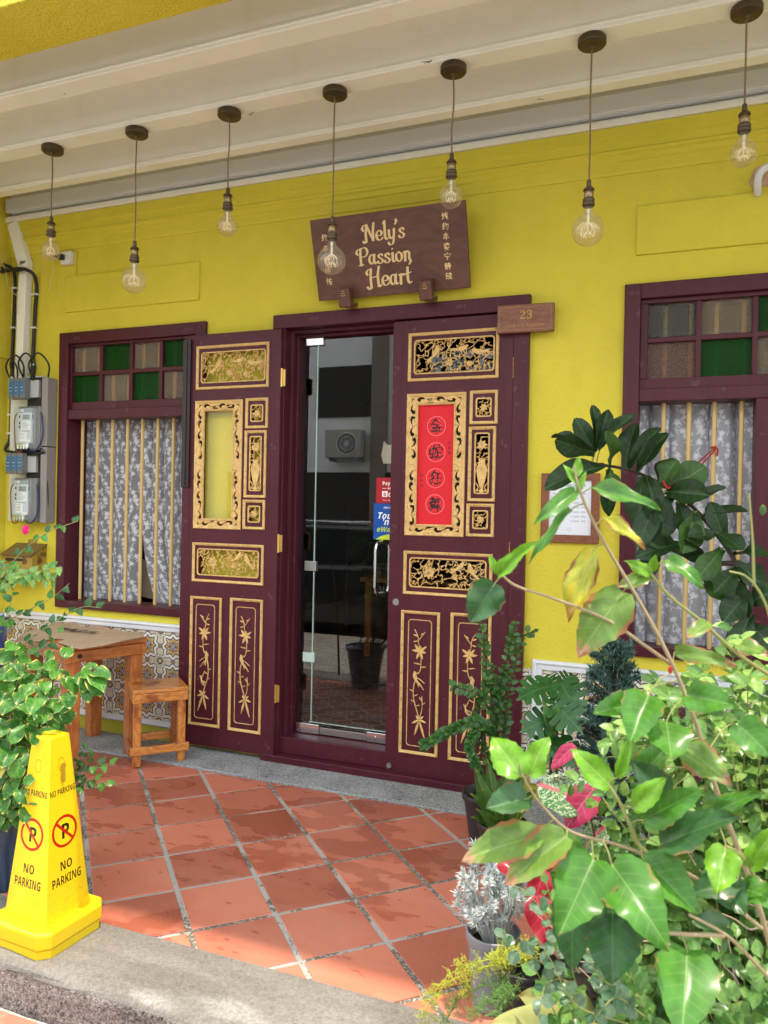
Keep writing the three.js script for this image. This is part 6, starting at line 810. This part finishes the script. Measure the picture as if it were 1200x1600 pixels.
// creeping plant beside the right leaf
{
  const t = plant('trailing_fig_plant', 'small-leaved dark green trailing plant climbing in front of the right door leaf', 'plant'), R = rng(660), list = [];
  const geos = variants({ prof: PROF.oval, nu: 4, nv: 2, fold: 0.2, droop: 0.3, wave: 0 }, 3, 661);
  const st = [[[[-0.787,0.251,0.52], [-0.798,0.532,0.5], [-0.852,0.732,0.46], [-0.879,0.881,0.44], [-0.906,0.995,0.42]], 70, 0.030, 0.044], [[[-0.796,0.441,0.5], [-0.793,0.678,0.47], [-0.751,0.892,0.44], [-0.73,1.007,0.42]], 76, 0.028, 0.042], [[[-0.766,0.475,0.5], [-0.732,0.746,0.47], [-0.675,0.959,0.44], [-0.627,0.969,0.44]], 46, 0.030, 0.044], [[[-0.808,0.577,0.5], [-0.889,0.664,0.52], [-1.014,0.695,0.54]], 26, 0.03, 0.042], [[[-0.787,0.472,0.5], [-0.881,0.538,0.54], [-0.998,0.495,0.57], [-1.131,0.407,0.58]], 130, 0.030, 0.044], [[[-0.872,0.527,0.54], [-0.905,0.431,0.57], [-0.857,0.32,0.58], [-0.832,0.185,0.57]], 100, 0.028, 0.042], [[[-0.779,0.382,0.5], [-0.757,0.562,0.48], [-0.806,0.738,0.47]], 40, 0.030, 0.044], [[[-0.809,0.317,0.5], [-0.891,0.49,0.5], [-0.863,0.675,0.49], [-0.826,0.798,0.47]], 60, 0.030, 0.044]];
  for (const [p, n, a, b] of st) { const cv = shoot(p); mesh('stem', taper(p, 0.0032, 0.0014, 24, 5), darkStem, t); along(cv, { n, l0: a, l1: b, wr: 0.7, t0: 0.05, geos, mats: [ML.vine, ML.vine, ML.vine2], R, up: 0.5, list, jit: 1.1 }); }
  setLeaves(t, list);
  pot('black plastic pot under the small-leaved trailing plant by the door', 'plant_pot', [-0.80, 0.0, 0.55], 0.10, 0.13, 0.22, plasticBlack);
  const s = plant('strap_leaved_plant', 'plant with long yellowing strap leaves at the foot of the right door leaf', 'plant');
  handLeaves(s, [[-0.753,0.136,0.72,-0.856,0.375,0.66,0.0753,0], [-0.734,0.147,0.74,-0.802,0.238,0.9,0.0668,0], [-0.739,0.167,0.72,-0.686,0.428,0.66,0.0745,0], [-0.744,0.153,0.76,-0.785,0.331,0.82,0.0617,0], [-0.729,0.133,0.7,-0.817,0.407,0.6,0.0700,0], [-0.706,0.18,0.74,-0.833,0.307,0.82,0.0619,0], [-0.69,0.173,0.75,-0.611,0.424,0.75,0.0784,0], [-0.697,0.169,0.78,-0.538,0.381,0.84,0.0768,0], [-0.712,0.146,0.8,-0.775,0.278,0.9,0.0550,0], [-0.673,0.181,0.8,-0.621,0.362,0.86,0.0657,0]], variants({ prof: PROF.lance, nu: 10, nv: 4, fold: 0.3, droop: 0.4, wave: 0.02 }, 4, 665), [ML.strap], 666, 0.003);
  pot('black plastic pot of the strap-leaved plant', 'plant_pot', [-0.70, 0.0, 0.76], 0.085, 0.105, 0.18, plasticBlack);
}
// monstera under the notice
{
  const t = plant('monstera', 'dark green split-leaved monstera in front of the right tiled dado', 'plant');
  const shape = () => { const s = new THREE.Shape(), L = [], n = 4, half = (f) => { const q = [[f * 0.02, 0.0], [f * 0.22, -0.06], [f * 0.42, 0.06]]; for (let k = 0; k < n; k++) { const y = 0.10 + k * 0.205, w = 0.56 * Math.sin(PI * (0.22 + 0.72 * (k + 0.5) / (n + 0.4))); q.push([f * w, y + 0.02], [f * w * 1.02, y + 0.10], [f * w * 0.92, y + 0.16], [f * w * 0.36, y + 0.12]); if (k < n - 1) q.push([f * w * 0.37, y + 0.145]); } return q; }; const r = half(1), l = half(-1).reverse(); s.moveTo(0, 0.06); r.forEach(([x, y]) => s.lineTo(x, y)); s.lineTo(0, 1); l.forEach(([x, y]) => s.lineTo(x, y)); s.closePath(); const g = new THREE.ShapeGeometry(s), p = g.attributes.position, uv = g.attributes.uv; for (let i = 0; i < p.count; i++) { const x = p.getX(i), y = p.getY(i); p.setZ(i, 0.22 * Math.abs(x) - 0.22 * y * y - 0.25 * x * x); uv.setXY(i, x + 0.5, y); } g.computeVertexNormals(); return g; };
  const g = shape();
  const cv = [[[-0.444,0.501,0.92], [-0.454,0.716,0.95], [-0.467,0.837,0.98]], [[-0.434,0.502,0.92], [-0.424,0.745,0.95], [-0.434,0.856,0.97]], [[-0.449,0.474,0.92], [-0.45,0.652,1], [-0.447,0.784,1.04]], [[-0.477,0.464,0.9], [-0.463,0.62,0.98], [-0.449,0.729,1.02]]];
  cv.forEach((p) => mesh('stem', taper(p, 0.007, 0.004, 16, 7), std({ color: rgb(0.06, 0.14, 0.03), roughness: 0.5 }), t));
  handLeaves(t, [[-0.473,0.844,0.98,-0.586,0.818,1.08,0.1423,0], [-0.434,0.861,0.97,-0.351,0.785,1.1,0.1497,0], [-0.445,0.789,1.04,-0.331,0.73,1.14,0.1274,0], [-0.446,0.732,1.02,-0.56,0.696,1.12,0.1201,0], [-0.467,0.837,0.98,-0.53,0.878,0.92,0.1141,0], [-0.425,0.837,0.96,-0.368,0.875,0.9,0.1134,0], [-0.447,0.658,1.02,-0.499,0.592,1.12,0.1147,0], [-0.432,0.647,1.02,-0.359,0.588,1.12,0.1136,0]], [g], [ML.mon], 671, 0.004);
  handLeaves(t, [[-0.442,0.67,1.06,-0.481,0.815,1.08,0.0498,0], [-0.437,0.695,1.06,-0.427,0.806,1.08,0.0397,0]], variants({ prof: PROF.lance, nu: 8, nv: 4 }, 2, 673), [ML.vine2], 674, 0.003);
  pot('terracotta pot under the split-leaved monstera', 'plant_pot', [-0.47, 0, 0.95], 0.11, 0.15, 0.2, clay);
}
// blue-green conifer
{
  const t = plant('dwarf_conifer', 'dark blue-green feathery dwarf conifer between the monstera and the pale bush', 'conifer'), R = rng(680), ga = [], gb = [];
  const c = [-0.237,0.866,1], tr = [];
  for (let k = 0; k < 230; k++) {
    const a = R() * 2 * PI, hy = R(), q = (0.06 + 0.14 * R()) * (1.2 - 0.7 * hy), b = V(c[0] + 0.02, 0.25 + hy * 0.72, c[2]), e = V(c[0] + Math.cos(a) * q, b.y + 0.06 + 0.05 * R(), c[2] + Math.sin(a) * q), cv = shoot([b, b.clone().lerp(e, 0.6).add(V(0, 0.02, 0)), e]); tr.push(taper([b, b.clone().lerp(e, 0.5), e], 0.0025, 0.001, 6, 4));
    for (let i = 0; i < 90; i++) { const p = cv.getPoint(0.25 + 0.75 * R()), d = V(R() - 0.5, R() - 0.25, R() - 0.5).normalize().multiplyScalar(0.016 + 0.022 * R()); const s = V(-d.z, 0.002, d.x).normalize().multiplyScalar(0.0034), q1 = p.clone().add(d); (R() < 0.55 ? ga : gb).push(p.x - s.x, p.y, p.z - s.z, p.x + s.x, p.y + 0.001, p.z + s.z, q1.x, q1.y, q1.z); }
  }
  for (const [arr, m] of [[ga, ML.conif], [gb, ML.conif2]]) { const g = new THREE.BufferGeometry(); g.setAttribute('position', new THREE.BufferAttribute(new Float32Array(arr), 3)); g.computeVertexNormals(); stuff(mesh('foliage', g, m, t)); }
  mesh('trunk', taper([[c[0], 0.1, c[2]], [c[0] + 0.02, 0.6, c[2]], [c[0] + 0.01, 1.0, c[2]]], 0.014, 0.004, 16, 8), darkStem, t); stuff(mesh('twigs', tr, darkStem, t));
  pot('terracotta pot under the blue-green dwarf conifer', 'plant_pot', [c[0], 0, c[2]], 0.11, 0.14, 0.2, clay);
}
// red-leaved aroids and the plants along the kerb
{
  const hg = variants({ prof: PROF.heart, nu: 10, nv: 6, fold: 0.3, droop: 0.3, wave: 0.05, curl: 0.3 }, 4, 690);
  const t = plant('caladium', 'caladium with white speckled green leaf and crimson leaves beside the silver bush', 'plant');
  const base = [-0.202,0.466,1.85], cv = [[base, [-0.204,0.614,1.86], [-0.226,0.739,1.88]], [base, [-0.233,0.637,1.84], [-0.277,0.863,1.8]], [base, [-0.319,0.466,1.9], [-0.411,0.534,1.94]], [base, [-0.276,0.463,1.95], [-0.345,0.501,1.98]], [base, [-0.19,0.645,1.84], [-0.211,0.767,1.86]]];
  cv.forEach((p) => mesh('stem', taper(p, 0.004, 0.0025, 14, 6), std({ color: rgb(0.2, 0.05, 0.06), roughness: 0.5 }), t));
  handLeaves(t, [[-0.225,0.732,1.88,-0.375,0.779,1.86,0.1665,0], [-0.209,0.778,1.88,-0.282,0.678,1.94,0.0987,2], [-0.226,0.743,1.88,-0.197,0.78,1.86,0.0606,2], [-0.271,0.873,1.82,-0.336,0.806,1.86,0.0477,2], [-0.407,0.532,1.95,-0.478,0.578,1.93,0.0612,1], [-0.345,0.501,1.98,-0.297,0.404,2.05,0.0852,1], [-0.33,0.557,1.95,-0.351,0.472,2,0.0696,1], [-0.181,0.664,1.84,-0.245,0.597,1.88,0.0788,0], [-0.299,0.554,1.8,-0.353,0.608,1.82,0.0746,2]], hg, [ML.calad, ML.red, ML.magenta], 691, 0.002);
  pot('black plastic pot of the crimson caladium', 'plant_pot', [base[0], 0.0, base[2]], 0.10, 0.13, 0.22, plasticBlack);
  // silver bush in a grey pot
  const sp = [-0.518, 0.0, 1.72], s = plant('silver_bush', 'silvery grey needle-leaved bush in a grey plastic pot on the red tiles', 'bush'), R = rng(700);
  const nd = leafGeo({ prof: PROF.lance, nu: 3, nv: 2, fold: 0.3, droop: 0.3, wave: 0 });
  for (let k = 0; k < 70; k++) {
    const a = R() * 2 * PI, q = Math.sqrt(R()) * 0.105, y = 0.30 + 0.17 * R() - q * 0.5 + (k < 6 ? 0.09 : 0), top = V(sp[0] - 0.012 + Math.cos(a) * q * (k < 6 ? 0.5 : 1), y, sp[2] + Math.sin(a) * q), b = V(sp[0] + Math.cos(a) * q * 0.3, 0.2, sp[2] + Math.sin(a) * q * 0.3), ax = top.clone().sub(b).normalize().add(V(Math.cos(a) * 0.5, 0.1, Math.sin(a) * 0.5)).normalize(), gs = [taper([b, b.clone().lerp(top, 0.5).add(V(0, 0.01, 0)), top], 0.002, 0.0014, 6, 4)];
    for (let i = 0; i < 46; i++) { const f = Math.pow(R(), 1.6), p = top.clone().addScaledVector(ax, -0.05 * f), o = V(R() - 0.5, R() - 0.5, R() - 0.5); o.addScaledVector(ax, -o.dot(ax)).normalize(); const d = o.multiplyScalar(0.5 + f).addScaledVector(ax, 0.9 - 0.6 * f).normalize(), L = 0.022 + 0.012 * R(); gs.push(plain(nd.clone().applyMatrix4(frame(p, p.clone().addScaledVector(d, L), 0.0040, V(0.2, 1, 0.5))))); }
    mesh('sprig', gs, ML.silver, s);
  }
  pot('grey plastic pot of the silvery needle-leaved bush', 'plant_pot', sp, 0.06, 0.08, 0.235, plasticGrey);
  // yellow-green asparagus fern, arching over the tiles
  const fr = plant('asparagus_fern', 'yellow-green feathery asparagus fern arching over the kerb at bottom centre', 'fern'), fp = [[[[-0.382,0.317,2], [-0.46,0.34,2.06], [-0.554,0.297,2.1], [-0.631,0.152,2.12]], 0], [[[-0.382,0.317,2], [-0.473,0.305,2.04], [-0.577,0.245,2.08], [-0.608,0.154,2.1]], 0], [[[-0.382,0.308,2], [-0.448,0.312,2.02], [-0.503,0.278,2.06], [-0.519,0.234,2.08]], 0], [[[-0.377,0.313,2], [-0.396,0.365,2.04], [-0.434,0.382,2.1]], 0], [[[-0.392,0.283,2.05], [-0.432,0.268,2.1], [-0.485,0.216,2.12]], 1], [[[-0.375,0.287,2.05], [-0.394,0.29,2.12], [-0.413,0.248,2.14]], 1], [[[-0.382,0.308,2], [-0.345,0.39,2.04], [-0.36,0.397,2.12]], 0], [[[-0.376,0.292,2], [-0.523,0.233,2.08], [-0.568,0.147,2.1]], 1]];
  for (const [p, m] of fp) { const cv = shoot(p), gs = [taper(p, 0.0016, 0.0008, 20, 4)]; for (let i = 0; i < 70; i++) { const q = cv.getPoint(0.12 + 0.88 * i / 70), d = V(R() - 0.5, R() - 0.4, R() - 0.5).normalize(), L = 0.018 + 0.024 * R(), e = q.clone().addScaledVector(d, L); gs.push(tube([q, q.clone().lerp(e, 0.5).add(V(0, 0.002, 0)), e], 0.0005, 2, 3)); for (let j = 0; j < 9; j++) { const a = q.clone().lerp(e, 0.2 + 0.8 * R()), b = a.clone().add(V(R() - 0.5, R() - 0.3, R() - 0.5).normalize().multiplyScalar(0.009)); gs.push(plain(nd.clone().applyMatrix4(frame(a, b, 0.0014, V(0, 1, 0.4))))); } } mesh('frond', gs, m ? ML.fern2 : ML.fern, fr); }
  pot('black plastic pot of the yellow-green asparagus fern', 'plant_pot', [-0.417,0,1.711], 0.075, 0.095, 0.16, plasticBlack);
  // big pale leaves at the bottom edge
  const pl = plant('pale_leaved_aroid', 'low plant with two big pale yellow-green leaves at the bottom edge', 'plant');
  handLeaves(pl, [[-0.184,0.397,2.35,-0.339,0.491,2.5,0.1009,0], [-0.16,0.383,2.25,-0.315,0.464,2.35,0.0960,0], [-0.11,0.389,2.35,-0.198,0.451,2.5,0.0931,0]], hg, [ML.pale], 711, 0.003);
  const cc = [[-0.184,0.397,2.35], [-0.16,0.383,2.25], [-0.11,0.389,2.35]]; cc.forEach((c) => mesh('stem', taper([[c[0] + 0.06, -0.12, c[2] - 0.02], [c[0] + 0.04, c[1] - 0.05, c[2] - 0.01], c], 0.005, 0.003, 10, 6), greenStem, pl));
  // round-leaved creeper
  const rv = plant('round_leaved_creeper', 'creeper with round grey-green paired leaves hanging in front of the crimson leaves', 'creeper'), rl = [], rg = variants({ prof: PROF.round, nu: 5, nv: 4, fold: 0.12, droop: 0.2, wave: 0.02 }, 3, 720);
  for (const p of [[[-0.17,0.625,2.5], [-0.208,0.719,2.55], [-0.236,0.778,2.58], [-0.266,0.818,2.6], [-0.288,0.821,2.6]], [[-0.169,0.574,2.5], [-0.209,0.644,2.55], [-0.258,0.684,2.58], [-0.292,0.704,2.6], [-0.301,0.736,2.6]], [[-0.176,0.598,2.5], [-0.207,0.632,2.55], [-0.223,0.638,2.6], [-0.228,0.594,2.62]], [[-0.077,0.548,2.5], [-0.169,0.592,2.55], [-0.215,0.684,2.58], [-0.243,0.737,2.6]], [[-0.055,0.603,2.5], [-0.123,0.653,2.55], [-0.151,0.723,2.58]], [[-0.041,0.601,2.55], [-0.094,0.665,2.62], [-0.123,0.647,2.66]]]) { const cv = shoot(p); mesh('vine', taper(p, 0.0018, 0.001, 24, 5), greenStem, rv); along(cv, { n: 12, l0: 0.020, l1: 0.029, wr: 0.82, t0: 0.25, geos: rg, mats: [ML.round, ML.round, ML.round2], R, up: 0.4, list: rl, jit: 0.7 }); }
  setLeaves(rv, rl);
  pot('terracotta pot under the mulberry shrub', 'plant_pot', [0.14, -0.12, 2.46], 0.13, 0.16, 0.24, clay);
  pot('wide terracotta pot under the dense small-leaved bush', 'plant_pot', [0.17, 0.0, 1.97], 0.15, 0.18, 0.24, clay);
  pot('glazed blue pot under the fiddle-leaf fig', 'plant_pot', [0.20, 0, 0.95], 0.15, 0.19, 0.34, blueGlaze);
}
// left side: bougainvillea and variegated shrub around the cone
{
  const t = plant('bougainvillea', 'thin arching bougainvillea branches with small pale leaves and one pink flower at left', 'shrub'), R = rng(740), list = [];
  const geos = variants({ prof: PROF.pointed, nu: 6, nv: 4, fold: 0.35, droop: 0.35, wave: 0.03 }, 4, 741);
  const br = [[[[-2.829,1.049,1.65], [-2.628,1.216,1.7], [-2.477,1.347,1.72], [-2.354,1.419,1.72], [-2.22,1.468,1.7]], 17, 0.034, 0.05, [0, 2, 2]], [[[-2.734,1.089,1.7], [-2.549,1.215,1.74], [-2.402,1.257,1.75], [-2.265,1.288,1.74]], 24, 0.036, 0.056, [0, 1, 1]], [[[-2.715,1.279,1.72], [-2.55,1.262,1.74], [-2.435,1.237,1.75], [-2.286,1.229,1.74]], 18, 0.036, 0.056, [1, 0, 1]], [[[-2.741,0.988,1.66], [-2.506,1.088,1.68], [-2.371,1.15,1.68], [-2.298,1.212,1.66]], 11, 0.034, 0.048, [2, 2, 0]], [[[-2.701,0.869,1.66], [-2.486,0.971,1.68], [-2.319,1.075,1.68], [-2.224,1.123,1.66], [-2.151,1.121,1.64]], 15, 0.034, 0.048, [0, 2, 2]], [[[-2.73,0.927,1.7], [-2.534,1.082,1.75], [-2.502,1.187,1.75], [-2.56,1.288,1.75]], 14, 0.036, 0.05, [0, 2, 0]], [[[-2.692,0.85,1.7], [-2.472,0.904,1.74], [-2.339,0.967,1.74], [-2.262,1.034,1.72]], 12, 0.034, 0.05, [2, 0, 2]]];
  const mats = [ML.boug, ML.boug2, ML.boug3];
  for (const [p, n, a, b, mm] of br) { mesh('branch', taper(p, 0.0028, 0.0014, 24, 5), greenStem, t); along(shoot(p), { n, l0: a, l1: b, wr: 0.62, t0: 0.15, geos, mats: mm.map((i) => mats[i]), R, up: 0.7, list, jit: 0.9 }); }
  mesh('main_stem', taper([[-2.76,0.079,1.75], [-2.77,0.55,1.72], [-2.789,0.892,1.68], [-2.817,1.079,1.66]], 0.011, 0.006, 20, 7), bark, t);
  setLeaves(t, list);
  const fl = [-2.468,1.428,1.72], F = V(...fl); mesh('flower', [0, 1, 2].map((k) => { const a = k * 2.1 + 0.3, T = F.clone().add(V(Math.cos(a) * 0.024, Math.sin(a) * 0.024, 0.006)); return plain(geos[k].clone().applyMatrix4(frame(F, T, 0.026, facing(F, R, 0.1, 0.2)))); }), ML.pink, t);
  const v = plant('variegated_shrub', 'bushy shrub with cream-edged variegated leaves behind the yellow cone', 'shrub'), vl = [], vg = variants({ prof: (u) => Math.pow(Math.sin(PI * Math.pow(u, 0.72)), 0.72) * (u > 0.85 ? 1 - (u - 0.85) * 1.5 : 1), nu: 9, nv: 6, fold: 0.35, droop: 0.45, wave: 0.06, curl: 0.15 }, 6, 750), root = V(...[-2.597,0.097,1.72]);
  const tips = [[-2.3,0.912,1.9], [-2.154,0.895,1.92], [-2.243,0.829,1.98], [-2.091,0.8,1.98], [-2.053,0.866,1.9], [-2.296,0.966,1.86], [-2.381,0.917,1.9], [-2.403,0.828,1.95], [-2.164,0.928,1.85], [-2.098,0.736,2], [-2.228,0.748,2.02], [-2.476,0.975,1.86], [-2.081,0.91,1.84], [-2.219,0.862,1.96], [-2.057,0.828,1.94], [-2.342,0.705,2], [-2.426,0.995,1.8], [-2.101,0.86,2], [-2.09,0.564,2.06], [-2.178,0.517,2.06], [-2.218,0.618,2.04], [-2.161,0.613,2], [-2.189,0.69,2.04], [-2.206,0.445,2.06], [-2.235,0.562,2.05], [-2.112,0.677,2], [-2.154,0.469,2.04], [-2.086,0.491,2.04], [-2.16,0.573,2.05], [-2.222,0.969,1.84], [-2.163,0.971,1.82]];
  tips.forEach((e, i) => { const T = V(...e), mid = root.clone().lerp(T, 0.55).add(V((R() - 0.5) * 0.06, 0.03, (R() - 0.5) * 0.06)), low = i > 17; mesh('branch', taper([root, mid, T], 0.0055, 0.002, 16, 6), bark, v); along(shoot([root, mid, T]), { n: low ? 7 : 11, l0: 0.045, l1: 0.09, wr: 0.72, t0: low ? 0.75 : 0.62, geos: vg, mats: [ML.varie, ML.varie, ML.varie2, ML.varie2, i % 4 ? ML.varie : ML.varieY], R, up: 0.65, list: vl, jit: 0.8, sag: 0.25 }); });
  const twigP = [root, [-2.247,0.69,1.9], [-2.111,0.79,1.9], [-2.007,0.879,1.88], [-1.967,0.952,1.88]]; mesh('branch', taper(twigP, 0.006, 0.003, 24, 6), bark, v);
  for (const r of [[-1.983,0.9,1.88,-2.029,0.912,1.92,0.0601,0], [-1.975,0.928,1.88,-1.963,0.927,1.94,0.0550,1], [-1.975,0.933,1.88,-2.003,0.969,1.86,0.0466,0], [-1.972,0.929,1.88,-1.856,0.939,1.92,0.0594,0], [-1.975,0.914,1.88,-1.882,0.868,1.94,0.0638,0], [-1.983,0.9,1.88,-1.938,0.839,1.94,0.0641,0], [-1.984,0.909,1.88,-1.962,0.873,1.94,0.0596,0], [-1.969,0.924,1.88,-1.854,0.911,1.96,0.0589,1], [-2.023,0.853,1.9,-2.021,0.913,1.94,0.0552,1]]) { const B = V(r[0], r[1], r[2]), T = V(r[3], r[4], r[5]); vl.push({ m: frame(B, T, r[6], facing(B, R, 0.5, 0.5)), g: vg[vl.length % 5], mat: [ML.varie, ML.varie2][r[7]] }); }
  setLeaves(v, vl);
  pot('tall blue glazed pot behind the yellow cone, holding the variegated shrub', 'plant_pot', [-2.50, 0, 1.72], 0.11, 0.165, 0.36, blueGlaze);
  pot('big blue glazed jar at the left edge beside the wooden table', 'glazed_jar', [-3.723, 0, 0.9], 0.14, 0.18, 0.88, phy({ color: rgb(0.012, 0.06, 0.26), roughness: 0.2, clearcoat: 0.8, clearcoatRoughness: 0.1 }));
  const w = plant('green_seedling', 'low green leafy seedling growing out to the right behind the cone', 'plant'), wl = [], wg = variants({ prof: PROF.pointed, nu: 5, nv: 4, fold: 0.25, droop: 0.3 }, 3, 760);
  for (const p of [[[-2.282,0.326,1.7], [-2.168,0.465,1.72], [-2.073,0.532,1.74], [-1.978,0.553,1.75]], [[-2.281,0.313,1.7], [-2.133,0.451,1.74], [-2.053,0.487,1.76], [-1.977,0.473,1.77]], [[-2.282,0.351,1.7], [-2.204,0.516,1.7], [-2.154,0.579,1.7]], [[-2.282,0.351,1.7], [-2.178,0.495,1.7], [-2.11,0.56,1.7]]]) { mesh('stem', taper(p, 0.002, 0.001, 12, 5), greenStem, w); along(shoot(p), { n: 9, l0: 0.026, l1: 0.042, wr: 0.68, t0: 0.3, geos: wg, mats: [ML.vine2, ML.boug, ML.boug3], R, up: 0.7, list: wl }); }
  setLeaves(w, wl);
}
// ---------- render
const renderer = new THREE.WebGLRenderer({ antialias: true });
renderer.toneMapping = THREE.LinearToneMapping; renderer.toneMappingExposure = EXPOSURE; renderer.shadowMap.enabled = true;
renderer.setSize(768, 1024);
renderer.render(scene, camera);
